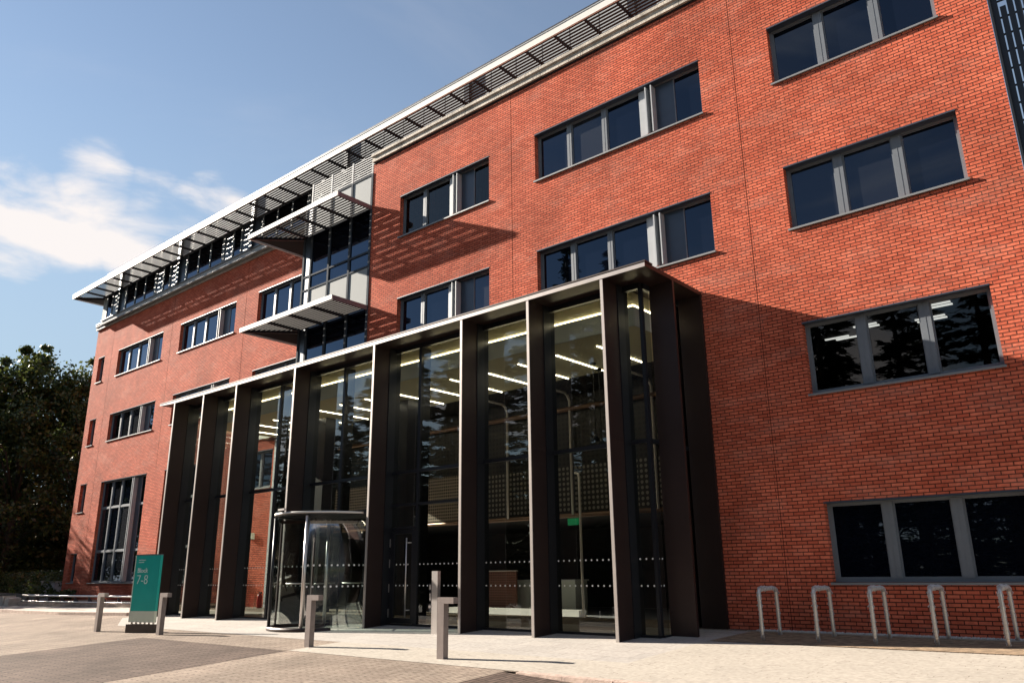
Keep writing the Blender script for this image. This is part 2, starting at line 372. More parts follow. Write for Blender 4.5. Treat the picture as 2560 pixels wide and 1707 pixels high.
# gravel drain along the foot of the wall
GRAV = mat('pale_gravel', (.50, .48, .46), .9, var=.5, vscale=30)
b = MB(); rg = random.Random(5)
for k in range(2600):
    x = rg.uniform(-7.5, .5); y = YR-.02-abs(rg.gauss(0, .08)); r = rg.uniform(.008, .022); z = gz(y)+.012
    if y < YR-.24: continue
    a = rg.uniform(0, 6.28); c, s_ = math.cos(a)*r, math.sin(a)*r; i = len(b.v)
    b.v += [(x+c, y+s_, z), (x-s_, y+c, z), (x-c, y-s_, z), (x+s_, y-c, z), (x, y, z+r*1.1)]
    b.f += [(i, i+1, i+4), (i+1, i+2, i+4), (i+2, i+3, i+4), (i+3, i, i+4)]
tag(b.build('gravel', GRAV), label='pale gravel strip along the foot of the shaded brick wall', cat='gravel', kind='stuff')
b = MB(); b.box(-7.55, 20, 16.575, 16.60, -.06, .012); tag(b.build('kerb', CONC), kind='structure')

# ------------------------------------------------------------------ the office building
BD = empty('office_building', (-25.7, 20, 0), 'red brick office building with glass entrance porch, long windows and louvred roof edge', 'building')

def wall_with_holes(b, x0, x1, z0, z1, y, holes, depth=.24):
    xs = sorted({x0, x1, *[h[0] for h in holes], *[h[1] for h in holes]}); zs = sorted({z0, z1, *[h[2] for h in holes], *[h[3] for h in holes]})
    xs = [v for v in xs if x0 <= v <= x1]; zs = [v for v in zs if z0 <= v <= z1]
    for xa, xb in zip(xs, xs[1:]):
        for za, zb in zip(zs, zs[1:]):
            mx, mz = (xa+xb)/2, (za+zb)/2
            if any(h[0] < mx < h[1] and h[2] < mz < h[3] for h in holes): continue
            b.quad((xa, y, za), (xb, y, za), (xb, y, zb), (xa, y, zb))
    for h in holes:
        if len(h) > 4: continue
        a, c, p, q = h; d = y+depth
        b.quad((a, y, p), (a, y, q), (a, d, q), (a, d, p)); b.quad((c, y, p), (c, d, p), (c, d, q), (c, y, q))
        b.quad((a, y, q), (c, y, q), (c, d, q), (a, d, q)); b.quad((a, y, p), (a, d, p), (c, d, p), (c, y, p))

COL4 = (-5.84, -2.172); COL2 = (-13.311, -7.721); COL3 = (-19.493, -15.206)
LX = [(-46.925, -41.371), (-39.448, -33.916), (-31.956, -26.42)]
NX = (-49.665, -48.806)
holesR = [(*COL4, *ROW[r]) for r in 'ABCD'] + [(*c, *ROW[r]) for c in (COL2, COL3) for r in 'AB']
holesL = [(*c, *ROW[r]) for c in LX for r in 'AB'] + [(*NX, *ROW[r]) for r in 'ABCD']
TALL = [(-46.84, -41.375, .974, 6.447), (-39.40, -33.93, .974, 6.447)]
holesL += TALL
LOBC = (-31.956, -29.75, *ROW['C'])
holesL.append(LOBC)
b = MB()
wall_with_holes(b, X0R, XRE, -.1, ZC, YR, holesR+[(X0R, -8.22, -.1, 7.70, 1)])
b.quad((XRE, YR, -.1), (-4.6, 36, -.1), (-4.6, 36, ZC), (XRE, YR, ZC))
b.quad((X0R, YR, 7.70), (X0R, YR, ZC), (X0R, YL+.3, ZC), (X0R, YL+.3, 7.70))
b.quad((X0R, YR, ZC), (XRE, YR, ZC), (-4.6, 36, ZC), (X0R, 36, ZC))
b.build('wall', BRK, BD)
b = MB()
wall_with_holes(b, XL, -25.25, -.1, ZC, YL, holesL+[(-29.62, -25.25, -.1, 7.70, 1)])
b.quad((XL, YL, -.1), (XL, YL, ZC), (XL, 36, ZC), (XL, 36, -.1))
b.quad((XL, YL, ZC), (X0R, YL, ZC), (X0R, 36, ZC), (XL, 36, ZC))
b.quad((XL, 36, -.1), (-4.6, 36, -.1), (-4.6, 36, ZC), (XL, 36, ZC))
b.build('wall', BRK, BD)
# movement joints: soft dark sealant lines running down the brickwork
for x, z0, z1 in ((-6.785, 0, ZC), (-14.251, 7.9, ZC)): b = MB(); b.box(x-.007, x+.007, YR-.0015, YR+.03, z0, z1); b.build('movement_joint', JNT, BD)
for x in (-47.86, -40.41, -33.03): b = MB(); b.box(x-.010, x+.010, YL-.0015, YL+.03, 6.6 if x > -47 else .1, ZC); b.build('movement_joint', JNT, BD)

prn = random.Random(4)
def window(x0, x1, z0, z1, y, bounds, vent=None, transoms=(), sill=True, name='window', glass=None, wide=.10):
    """bounds: x of mullion centres; vent: (x_start, x_end) of the ventilation bay"""
    f = MB(); yf, yb = y+.17, y+.24; e = .065
    f.box(x0, x1, yf, yb, z0, z0+e); f.box(x0, x1, yf, yb, z1-e, z1)
    f.box(x0, x0+e, yf, yb, z0+e, z1-e); f.box(x1-e, x1, yf, yb, z0+e, z1-e)
    cuts = [x0+e]
    for bx in bounds:
        f.box(bx-wide/2, bx+wide/2, yf-.012, yb, z0+e, z1-e); f.box(bx-.006, bx+.006, yf-.016, yf-.013, z0+e, z1-e); cuts += [bx-wide/2, bx+wide/2]
    if vent: cuts += [vent[0], vent[1]]
    cuts.append(x1-e)
    rows = [z0+e]
    for t in transoms: rows += [t-.05, t+.05]
    rows.append(z1-e)
    segs = [(cuts[k], cuts[k+1]) for k in range(0, len(cuts), 2)]
    for a, c in segs:
        for t in transoms: f.box(a, c, yf, yb, t-.05, t+.05)
    fr = f.build(name, FRM, BD)
    for a, c in segs:
        for za, zb in zip(rows[0::2], rows[1::2]):
            g = MB(); i_ = .03
            g.quad((a+i_, yf+.055, za+i_), (c-i_, yf+.055, za+i_), (c-i_, yf+.055, zb-i_), (a+i_, yf+.055, zb-i_)); g.build('pane', glass or prn.choice((PANE, PANE, PANE, PANE3, PANE2)), fr)
            s_ = MB()
            s_.box(a, c, yf+.03, yf+.06, za, za+i_); s_.box(a, c, yf+.03, yf+.06, zb-i_, zb); s_.box(a, a+i_, yf+.03, yf+.06, za+i_, zb-i_); s_.box(c-i_, c, yf+.03, yf+.06, za+i_, zb-i_)
            s_.build('sash', FRM, fr)
    if vent:
        a, c = vent
        v = MB(); v.box(a, a+.27, yf-.02, yb, z0+e, z1-e); v.box(a+.045, a+.225, yf-.03, yf-.021, z0+e+.02, z1-e-.02); v.build('vent_panel', FRML, fr)
        v = MB(); v.box(a+.27, c, yf+.05, yb, z0+e, z1-e); v.build('vent_panel', FRMD, fr)
        v = MB()
        for xx in (a+.285, a+.46): v.box(xx, xx+.035, y-.005, yf+.05, z0+.05, z1-.10)
        v.build('vent_fin', FRML, fr)
    if sill:
        s_ = MB(); s_.prism([(x0-.03, y-.06, z0-.055), (x0-.03, y+.2, z0-.03), (x0-.03, y+.2, z0+.006), (x0-.03, y-.06, z0-.012)], (x1-x0+.06, 0, 0)); s_.build('sill', SILLM, fr)
    # head flashing and reveal lining
    h = MB(); h.box(x0-.0, x1, y-.012, y+.17, z1-.035, z1-.004); h.build('head', FRMD, fr)
    return fr

GLR = glassmat('office_clear_pane', (.42, .46, .50), 1.5, .9)
DKROOM = mat('dim_office_room', (.035, .035, .036), .8, var=.2)
TUBEL = mat('fluorescent_fitting', (1, 1, 1), emit=(1, .93, .80), estr=.4)
def room(x0, x1, z0, z1, lights, wd):
    g = MB(); y0, y1 = YR+.27, YR+6
    g.quad((x0, y1, z0), (x1, y1, z0), (x1, y1, z1), (x0, y1, z1)); g.quad((x0, y0, z0), (x0, y1, z0), (x0, y1, z1), (x0, y0, z1)); g.quad((x1, y0, z0), (x1, y1, z0), (x1, y1, z1), (x1, y0, z1))
    g.quad((x0, y0, z0), (x1, y0, z0), (x1, y1, z0), (x0, y1, z0)); g.quad((x0, y0, z1), (x1, y0, z1), (x1, y1, z1), (x0, y1, z1)); rm = g.build('room', DKROOM, BD)
    for x, y, w in lights:
        g = MB(); g.box(x, x+w, y, y+wd, z1-.03, z1-.005); g.build('ceiling_light', TUBEL, rm)
for r in 'ABCD': window(*COL4, *ROW[r], YR, [-4.65, -3.40], wide=.20, glass=GLR if r == 'C' else None)
room(-8.0, -1.9, 4.6, 6.52, [(-5.95, 18.6, .55), (-5.75, 18.78, .5), (-5.1, 18.0, .5), (-5.1, 18.2, .5), (-3.9, 18.4, .6), (-3.9, 18.6, .6), (-3.6, 17.5, .6), (-3.6, 17.7, .6)], .07)
for r in 'AB':
    window(*COL2, *ROW[r], YR, [-12.11, -10.85], vent=(-9.66, -8.60), wide=.16)
    window(*COL3, *ROW[r], YR, [-18.37], glass=GLR if r == 'A' else None, vent=(-17.14, -16.06), wide=.16)
    for x0, x1 in LX: window(x0, x1, *ROW[r], YL, [x0+1.18, x0+2.40], vent=(x0+3.58, x0+4.66), wide=.14)
for x0, x1, z0, z1 in TALL: window(x0, x1, z0, z1, YL, [x0+1.18, x0+2.36], vent=(x0+3.62, x0+4.62), transoms=(2.6, 4.95), wide=.12)
for r in 'ABCD': window(*NX, *ROW[r], YL, [], wide=.1)
window(*LOBC, YL, [-30.85], wide=.12)

# copings
def coping(b, x0, x1, y, step):
    x = x0
    while x < x1-.01:
        e = min(x+step, x1); d = random.uniform(-.004, .004)
        b.prism([(x+.006, y-.10+d, ZC+.02), (x+.006, y+.3, ZC+.02), (x+.006, y+.3, ZC+.35), (x+.006, y-.16+d, ZC+.32), (x+.006, y-.16+d, ZC+.22), (x+.006, y-.10+d, ZC+.19)], (e-x-.012, 0, 0)); x = e
b = MB(); coping(b, X0R+.001, XRE+.1, YR, 1.62); b.build('coping', STONE, BD)
b = MB(); b.box(X0R, XRE+.05, YR-.03, YR+.2, ZC-.03, ZC+.018); b.build('coping_flashing', BLK, BD)
b = MB(); coping(b, XL-.12, -25.3, YL, 2.4); b.box(XL-.12, XL+.3, YL+.3, 36, ZC+.02, ZC+.33); b.build('coping', mat('grey_coping_stone', (.36, .35, .34), .75, var=.2, bump=.3), BD)
b = MB(); b.box(XL-.05, -25.3, YL-.19, YL-.1, ZC+.335, ZC+.41); b.build('coping_flashing', DRK, BD)

# set-back top storey: grey panels, clerestory glazing, dark posts
ZT = 19.50
b = MB()
b.quad((-49.27, YW, ZC+.1), (-1.7, YW, ZC+.1), (-1.7, YW, ZT), (-49.27, YW, ZT))
b.quad((-49.27, YW, ZC+.1), (-49.27, YW, ZT), (-49.27, 34, ZT), (-49.27, 34, ZC+.1))
b.quad((-1.7, YW, ZC), (-4.6, 34, ZC), (-4.6, 34, ZT), (-1.7, YW, ZT)); b.quad((-49.27, 34, ZC), (-49.27, 34, ZT), (-4.6, 34, ZT), (-4.6, 34, ZC))
b.build('top_storey_wall', mat('pale_grey_cladding', (.31, .325, .34), .75, 0, .1, var=.06, vscale=.8), BD)
b = MB(); b.prism([(-49.3, YW-.02, ZT+.001), (-1.68, YW-.02, ZT+.001), (-4.58, 34.02, ZT+.001), (-49.3, 34.02, ZT+.001)], (0, 0, .05)); b.build('roof', DRK, BD)
b = MB(); x = -49.27+1.2
while x < -1.8: b.box(x-.009, x+.009, YW-.004, YW+.02, ZC+.1, ZT+.10); x += 1.206
b.build('panel_joint', BLK, BD)
posts = [-46.82+7.25*k for k in range(7)]
CLP = panemat('clerestory_pane', (.004, .004, .005), 1.1)
for p in posts:
    if p > -3: break
    b = MB(); b.box(p-.13, p+.13, YW-.16, YW-.005, ZC+.36, ZT-.12); b.build('post', mat('dark_blue_post', (.03, .04, .055), .4, .3) if p == posts[0] else bpy.data.materials['dark_blue_post'], BD)
b = MB(); z0, z1 = ZC+.40, 17.92
b.box(-49.2, -20.5, YW-.06, YW-.006, z0-.06, z0); b.box(-49.2, -20.5, YW-.06, YW-.006, z1, z1+.06)
for p in posts[:4]+[posts[0]-7.25]:
    for q in (.86, 2.08, 3.28, 4.5, 4.62, 5.5, 6.25, 7.05):
        if -49.2 < p+q < -20.6: b.box(p+q-.045, p+q+.045, YW-.07, YW-.006, z0, z1)
cf = b.build('clerestory_frame', FRM, BD)
for p in [posts[0]-7.25]+posts[:4]:
    for a, c, kind in ((.13, .82, 'p'), (.90, 2.04, 'g'), (2.12, 3.24, 'g'), (3.32, 4.46, 'g'), (4.66, 5.46, 'd'), (5.54, 6.21, 'g'), (6.29, 7.01, 'p')):
        if p+a < -49.2 or p+c > -20.4: continue
        g = MB()
        if kind == 'g': g.quad((p+a, YW-.03, z0), (p+c, YW-.03, z0), (p+c, YW-.03, z1), (p+a, YW-.03, z1)); g.build('pane', CLP, cf)
        else: g.box(p+a, p+c, YW-.035, YW-.007, z0, z1); g.build('infill_panel', FRMD, cf)

def sunshade(name, x0, x1, yf, yw, z, fasc, left_ret=None, right_end=False, rib=1.2, rib0=None, step=.135, chord=.098, right_cut=None):
    """horizontal louvre canopy: fascia, ribs and tilted blades; left_ret = y where the left return stops"""
    f = MB(); f.box(x0, x1, yf, yf+.06, z, z+fasc)
    if left_ret: f.box(x0, x0+.06, yf+.06, left_ret, z, z+fasc)
    fo = f.build(name, WHT, BD)
    if right_end:
        e = MB(); e.box(x1-.06, x1, yf+.06, yw-.02, z, z+fasc-.004); e.build('end_fascia', mat('shaded_fascia', (.16, .13, .14), .45, .2), fo)  # shaded end of the pale fascia, shade put into a darker colour
    s_ = MB(); d = (yw-yf); t = .042 if left_ret == 30 else .032; k = 0; yy = yf+.14
    while yy < yw-.03:
        xa = x0+(yy-yf) if left_ret else x0+.06
        dy, dz = chord*.7071/2, chord*.7071/2
        c = (yy, z+.10)
        s_.prism([(xa, c[0]-dy, c[1]-dz), (xa, c[0]-dy+t, c[1]-dz-t), (xa, c[0]+dy+t, c[1]+dz-t), (xa, c[0]+dy, c[1]+dz)], (x1-.06-xa, 0, 0))
        if left_ret:
            xx = x0+(yy-yf)
            s_.prism([(xx-dy, yy, c[1]-dz), (xx-dy+t, yy, c[1]-dz-t), (xx+dy+t, yy, c[1]+dz-t), (xx+dy, yy, c[1]+dz)], (0, left_ret-yy, 0))
        yy += step
    s_.build('blades', SLAT, fo)
    x = rib0 if rib0 is not None else x0+rib
    while x < x1-.3:
        ya = yf+.06; r_ = MB()
        r_.prism([(x-.025, ya, z+.02), (x-.025, ya, z+.12), (x-.025, yw-.02, z+.12), (x-.025, yw-.02, z+.01)], (.05, 0, 0)); x += rib; r_.build('rib', DRK, fo)
    if left_ret:
        r_ = MB(); r_.bar((x0+.05, yf+.05, z+.05), (x0+d, yw, z+.05), .07, .12); r_.build('mitre_rib', DRK, fo)
        y = yw+1.2
        while y < left_ret: r_ = MB(); r_.box(x0+.06, x0+d, y-.035, y+.035, z, z+.12); r_.build('rib', DRK, fo); y += 1.2
    return fo
sunshade('roof_sunshade', -50.62, 4.0, 17.292, YW, 17.874, .27, left_ret=30, rib0=-48.85)
b = MB(); b.box(-50.62, 4.0, 17.275, 17.29, 18.125, 18.16); b.build('fascia_drip', FRML, BD)

# glazed stair bay with two louvre shades
BX0, BX1 = -25.27, X0R-.012
b = MB()
mull = [-25.22, -24.74, -23.56, -22.29, -21.10]
for x in mull: b.box(x-.05, x+.05, YR-.03, YR+.06, 7.86, 15.70)
for z in (15.68, 14.30, 12.55, 11.98, 10.44, 8.76): b.box(BX0, BX1, YR-.025, YR+.06, z-.035, z+.035)
bf = b.build('bay_frame', mat('dark_bay_frame', (.06, .07, .085), .85, 0, .08), BD)
for z0, z1, mt in ((14.34, 15.64, PANEL), (12.59, 14.26, PANE), (12.02, 12.51, PANE), (10.48, 11.94, PANEL), (8.80, 10.40, PANE), (7.86, 8.72, PANE)):
    for xa, xb in zip(mull, mull[1:]):
        g = MB(); m2 = FRMD if (xb-xa < .6) else mt
        g.box(xa+.052, xb-.052, YR+.0, YR+.04, z0, z1) if m2 is not PANE else g.quad((xa+.052, YR+.02, z0), (xb-.052, YR+.02, z0), (xb-.052, YR+.02, z1), (xa+.052, YR+.02, z1))
        g.build('pane' if m2 is PANE else 'bay_panel', m2, bf)
b = MB(); b.quad((BX0, YR, 7.8), (BX0, YR, 15.7), (BX0, YL+.3, 15.7), (BX0, YL+.3, 7.8)); b.quad((BX0, YR, 15.70), (BX1, YR, 15.70), (BX1, YW, 15.70), (BX0, YW, 15.70))
b.quad((BX0, YR+.5, 7.8), (BX1, YR+.5, 7.8), (BX1, YR+.5, 15.7), (BX0, YR+.5, 15.7))
b.build('bay_side', DRK, BD)
b = MB()
for k in range(8): z = 8.0+k*.95; b.box(BX0-.05, BX0-.02, YR+.02, YR+.12, z, z+.62)  # white pieces stand for sunlit bits of the edge trim
b.build('sunlit_trim_bits', WHT, BD)
for z in (14.20, 10.28):
    sunshade('bay_sunshade', -26.86, X0R, 15.25, YR, z, .17, left_ret=YL, right_end=True, rib=1.35, rib0=-25.1)
# railing on the bay roof
b = MB(); xs = [-24.95, -23.68, -22.36, -21.16]
for x in xs: b.box(x-.035, x-.012, YR+.02, YR+.07, 15.72, 16.62); b.box(x+.012, x+.035, YR+.02, YR+.07, 15.72, 16.62)
for xa, xb in zip(xs, xs[1:]):
    for k in range(8): b.box(xa+.036, xb-.036, YR+.03, YR+.05, 15.80+k*.10, 15.83+k*.10)
    b.box((xa+xb)/2-.1, (xa+xb)/2+.1, YR+.03, YR+.05, 16.56, 16.585)
b.build('roof_railing', FRML, BD)
# dark louvre screen at the right-hand end
b = MB(); x = XRE+.02; k = 0
DLV = mat('dark_louvre_screen', (.02, .024, .03), .4, .4)
b.box(XRE+.01, XRE+.05, YR-.01, YR+.35, 0, 22)
while x < 3:
    b.box(x+.03, x+.135, YR+.10, YR+.15, 0, 22 if k != 1 else 12.33)
    x += .132; k += 1
z = .5
while z < 22: b.box(XRE, 3, YR+.16, YR+.19, z, z+.035); z += .40
b.build('louvre_screen', DLV, BD)

# ------------------------------------------------------------------ entrance porch (part of the building)
FX = [-29.30, -27.11, -24.86, -21.34, -17.385, -13.83, -11.56, -9.36]
ZP, ZS = 7.70, -.15
XP0, XP1, XG0, XG1 = -30.5, -8.19, -29.0, -8.84
b = MB(); b.prism([(XP0, YF, ZP+.05), (XP0+1.1, YF, ZP), (XP1, YF, ZP), (XP1, YF, ZP+.10), (XP0, YF, ZP+.10)], (0, YR-YF-.002, 0)); b.quad((XP0, YR-.002, ZP+.10), (-25.27, YR-.002, ZP+.10), (-25.27, YL, ZP+.10), (XP0, YL, ZP+.10))
pr_ = b.build('porch_roof', BRZ, BD)
b = MB(); b.prism([(XP0-.02, YF-.02, ZP+.045), (XP0+1.1, YF-.02, ZP-.012), (XP1+.002, YF-.02, ZP-.012), (XP1+.002, YF-.02, ZP+.085), (XP0-.02, YF-.02, ZP+.085)], (0, .018, 0)); b.build('roof_edge', BRZL, pr_)
b = MB(); b.box(XP0, XP1+.02, YF-.03, YF+.3, ZP+.101, ZP+.135); b.build('roof_cap', BRZ, pr_)
for k, x in enumerate(FX):
    g = MB(); z0 = gz(YF)-.02
    g.box(x-.035, x+.035, YF+.012, YF+.56, z0, 3.996); g.box(x-.035, x+.035, YF+.012, YF+.56, 4.004, ZP-.001); g.box(x-.03, x+.03, YF+.02, YF+.55, 3.9961, 4.0039); fo = g.build('fin', BRZ, BD)
    g = MB(); g.box(x-.037, x+.037, YF-.012, YF+.011, z0, ZP-.013); g.build('fin_edge', BRZL, fo)
    g = MB(); g.box(x-.06, x+.06, YF+.561, YG+.16, ZS, ZP-.002); g.build('mullion', BLK, fo)
for y, xx in ((15.40, XP1), (16.78, XP1)):      # fins of the right-hand return
    g = MB(); g.box(XG1+.03, xx, y, y+.07, gz(y)-.02, ZP-.001); g.build('fin', BRZ, BD)
# glazing
tr = MB(); gl_lines = FX+[XG1]
tr.box(-29.24, XG1, YG-.05, YG+.06, ZS-.02, ZS+.10); tr.box(-29.24, XG1, YG-.05, YG+.06, ZP-.14, ZP-.003)
for xa, xb in zip(FX, FX[1:]+[XG1+.06]): tr.box(xa+.061, xb-.061, YG-.045, YG+.05, 3.95, 4.04)
tr.box(FX[3]+.061, FX[4]-.061, YG-.045, YG+.05, 2.96, 3.06)
tr.box(FX[4]+.061, FX[5]-.061, YG-.045, YG+.05, 3.05, 3.12)
for x, z0 in ((-23.28, -.05), (-19.76, 3.06), (-16.25, -.05)):
    tr.box(x-.05, x+.05, YG-.05, YG+.33, z0, ZP-.14)
tr.box(XG1-.04, XG1+.04, YG-.05, YG+.05, ZS+.1, ZP-.14)
tr.box(XG1-.06, XG1+.06, YG+.06, YR-.01, ZS-.02, ZS+.10); tr.box(XG1-.05, XG1+.05, YG+.06, YR-.01, ZP-.14, ZP-.003); tr.box(XG1-.045, XG1+.045, YG+.06, YR-.01, 3.95, 4.04)
tf = tr.build('porch_frame', BLK, BD)
cells = [(FX[0], FX[1]), (FX[1], FX[2]), (FX[2], -23.28), (-23.28, FX[3]), (FX[3], -19.76), (-19.76, FX[4]), (FX[4], -16.25), (-16.25, FX[5]), (FX[5], FX[6]), (FX[6], FX[7]), (FX[7], XG1)]
for xa, xb in cells:
    rows = [(4.04, ZP-.14), (ZS+.1, 3.95)]
    if FX[3] <= xa < FX[4]: rows = [(4.04, ZP-.14), (3.06, 3.95)]
    if xa == FX[4]: rows = [(4.04, ZP-.14), (3.12, 3.95), (2.49, 3.05)]
    if xa == -16.25: rows = [(4.04, ZP-.14), (3.12, 3.95), (ZS+.1, 3.05)]
    for za, zb in rows:
        g = MB(); g.quad((xa+.055, YG, za), (xb-.055, YG, za), (xb-.055, YG, zb), (xa+.055, YG, zb)); g.build('pane', GLS, tf)
for y0, y1 in ((YG+.06, 15.40), (15.47, 16.78)):
    for za, zb in ((4.04, ZP-.14), (ZS+.1, 3.95)):
        g = MB(); g.quad((XG1, y0, za), (XG1, y1, za), (XG1, y1, zb), (XG1, y0, zb)); g.build('pane', GLS, tf)
g = MB(); g.quad((-29.3, YG, 0), (-29.3, YL, 0), (-29.3, YL, ZP), (-29.3, YG, ZP)); g.build('pane', GLS, tf)
# manifestation dots on the glass
def dots(name, parent, y, runs, zz, r=.022, st=.155):
    g = MB()
    for xa, xb in runs:
        x = xa
        while x < xb:
            for z in zz: g.disc((x, y, z), (1, 0, 0), (0, 0, 1), r)
            x += st
    return g.build(name, DOT, parent)
for a, c in cells:
    if not (FX[3] <= a < FX[4]) and a != FX[4]: [dots('glass_dots', tf, YG-.008, [(a+.12, c-.08)], (zz,)) for zz in (.93, 1.48)]
g = MB()
for y in (15.15, 15.28, 15.6, 15.75, 15.9, 16.05, 16.2, 16.35, 16.5):
    for z in (.93, 1.48): g.disc((XG1+.008, y, z), (0, 1, 0), (0, 0, 1), .022)
g.build('glass_dots', DOT, tf)

# swing door beside the revolving door
xa, xb = FX[4]+.061, -16.30
g = MB()
g.box(xa, xb, YG-.05, YG+.06, 2.42, 2.49); g.box(xa, xa+.05, YG-.04, YG+.05, ZS+.1, 2.42); g.box(xb-.05, xb, YG-.04, YG+.05, ZS+.1, 2.42)
g.box(xa+.055, xa+.17, YG-.03, YG+.04, ZS+.11, 2.41); g.box(xb-.15, xb-.055, YG-.03, YG+.04, ZS+.11, 2.41); g.box(xa+.17, xb-.15, YG-.03, YG+.04, ZS+.11, ZS+.24); g.box(xa+.17, xb-.15, YG-.03, YG+.04, 2.30, 2.41)
do = g.build('door', BLK, BD)
g = MB(); g.quad((xa+.17, YG, ZS+.24), (xb-.15, YG, ZS+.24), (xb-.15, YG, 2.30), (xa+.17, YG, 2.30)); g.build('pane', GLS, do)
g = MB(); g.tube([(-16.56, YG-.12, .13), (-16.56, YG-.12, 2.18)], .019); g.tube([(-16.56, YG-.12, .30), (-16.48, YG-.02, .30)], .014); g.tube([(-16.56, YG-.12, 2.05), (-16.46, YG-.02, 2.05)], .014); g.build('handle', STEEL, do)
dots('glass_dots', do, YG-.008, [(xa+.25, xb-.2)], (.93, 1.48))
g = MB()
for z in (.1, .75, 1.4, 1.95): g.box(xa-.02, xa+.02, YG-.06, YG-.045, z, z+.22)  # short pale steel pieces up the left edge of the door
g.build('edge_piece', STEEL, do)

# revolving door: drum walls, ring, wings, posts
CX, CY, RD = -19.30, 14.36, 1.50
zf = gz(13.0)+.0
g = MB(); g.arcwall(CX, CY, RD-.10, RD+.02, 0, 2*math.pi, 2.83, 2.90, 56); g.arcwall(CX, CY, .02, RD-.10, 0, 2*math.pi, 2.88, 2.90, 40)
rv = g.build('revolving_door', BLK, BD)
g = MB(); g.arcwall(CX, CY, RD-.02, RD+.05, math.pi, 2*math.pi, 2.865, 2.92, 40); g.build('drum_cap', WHT, rv)
g = MB(); g.arcwall(CX, CY, RD-.06, RD+.06, R(208), R(330), zf-.02, zf+.10, 40); g.arcwall(CX, CY, .01, RD-.07, 0, 2*math.pi, zf-.01, zf+.03, 40); g.build('drum_base', BRZ, rv)
for a0, a1 in ((300, 377), (163, 240)):
    g = MB(); g.arcwall(CX, CY, RD-.006, RD+.006, R(a0), R(a1), zf+.10, 2.828, 22); g.build('drum_glass', GLC, rv)
    g = MB()
    t = R(a0+4)
    while t < R(a1-2):
        for z in (.93, 1.48): g.disc((CX+(RD+.012)*math.cos(t), CY+(RD+.012)*math.sin(t), z), (-math.sin(t), math.cos(t), 0), (0, 0, 1), .028)
        t += .105
    g.build('glass_dots', DOT, rv)
for a in (300, 240, 20, 160):
    t = R(a); g = MB(); g.tube([(CX+RD*math.cos(t), CY+RD*math.sin(t), zf), (CX+RD*math.cos(t), CY+RD*math.sin(t), 2.80)], .045, 10); g.build('drum_post', BLK if a != 300 else STEEL, rv)
for k in range(4):
    t = R(38+90*k); c, s_ = math.cos(t), math.sin(t); P = lambda r, z: (CX+r*c, CY+r*s_, z)
    g = MB(); g.quad(P(.06, zf+.12), P(1.36, zf+.12), P(1.36, 2.68), P(.06, 2.68)); g.build('door_wing', GLC, rv)
    g = MB(); g.bar(P(.03, zf+.08), P(1.42, zf+.08), .05, .10); g.bar(P(.03, 2.72), P(1.42, 2.72), .05, .08); g.bar(P(1.40, zf+.1), P(1.40, 2.70), .045, .045, up=(1, 0, 0)); g.build('wing_frame', BRZ, rv)
    g = MB(); q = Vector((-s_, c, 0))*.05
    g.tube([tuple(Vector(P(.45, 1.0))+q), tuple(Vector(P(1.15, 1.0))+q)], .016); g.build('push_bar', STEEL, rv)
g = MB(); g.tube([(CX, CY, zf), (CX, CY, 2.8)], .05); g.build('centre_shaft', STEEL, rv)
g = MB(); g.box(-19.55, -19.25, CY-RD-.09, CY-RD-.02, 2.97, 3.02); g.build('sensor', STEEL, rv)

# ------------------------------------------------------------------ lobby seen through the glass
g = MB(); g.quad((-30.2, YG-.05, -.10), (XG1, YG-.05, -.10), (XG1, 27, -.10), (-30.2, 27, -.10)); g.build('lobby_floor', FLOOR, BD)
ZK = 6.83
g = MB(); g.box(-29.0, -9.28, 15.42, 18.62, ZK, ZP-.02); lc = g.build('lobby_ceiling', CEIL, BD)
g = MB(); g.box(-29.0, -9.275, 15.40, 15.418, ZK-.004, 7.31); g.box(-9.278, -9.26, 15.42, 18.6, ZK-.004, 7.31); g.build('bulkhead', BULK, lc)
g = MB(); g.box(-29.0, -9.275, 15.395, 15.419, 7.325, 7.352); g.box(-9.279, -9.255, 15.42, 18.6, 7.325, 7.352); g.build('cove_light', LEDW, lc)
x = -10.92
while x > -29:
    g = MB(); g.box(x-.016, x+.016, 16.25, 18.60, ZK-.02, ZK-.001); g.build('ceiling_light', LED, lc); x -= 1.335
g = MB(); g.quad((-30.2, 18.62, ZK+.02), (XG1, 18.62, ZK+.02), (XG1, 20.34, ZK+.02), (-30.2, 20.34, ZK+.02)); g.build('lobby_ceiling', PERFC, BD)
g = MB(); g.box(-29.4, -9.1, 20.32, 20.36, 2.95, ZK+.02); g.build('perforated_cladding', PERF, BD)
g = MB(); g.box(-28.5, -18.6, 20.26, 20.318, 3.02, 4.60); g.build('perforated_cladding', PERFT, BD)
g = MB(); g.box(-18.55, -9.2, 20.27, 20.318, 3.02, 4.45); g.build('perforated_cladding', PERFG, BD)
g = MB(); g.tube([(-29.4, 20.30, 2.93), (-9.1, 20.30, 2.93)], .07, 10); g.tube([(-29.4, 20.22, 6.30), (-9.1, 20.22, 6.30)], .08, 10); g.build('cladding_edge', mat('copper_edge', (.30, .18, .12), .4, .5), BD)
g = MB(); g.quad((-30.2, 20.36, 2.9), (XG1, 20.36, 2.9), (XG1, 27, 2.9), (-30.2, 27, 2.9)); g.quad((-30.2, 27, -.1), (XG1, 27, -.1), (XG1, 27, 2.9), (-30.2, 27, 2.9))
g.quad((XG1-.2, YR+.02, -.1), (XG1-.2, 27, -.1), (XG1-.2, 27, 7.7), (XG1-.2, YR+.02, 7.7)); g.quad((-30.2, YL+.3, -.1), (-30.2, 27, -.1), (-30.2, 27, 7.7), (-30.2, YL+.3, 7.7)); g.quad((-30.2, 20.36, 2.9), (XG1, 20.36, 2.9), (XG1, 20.36, 7.69), (-30.2, 20.36, 7.69))
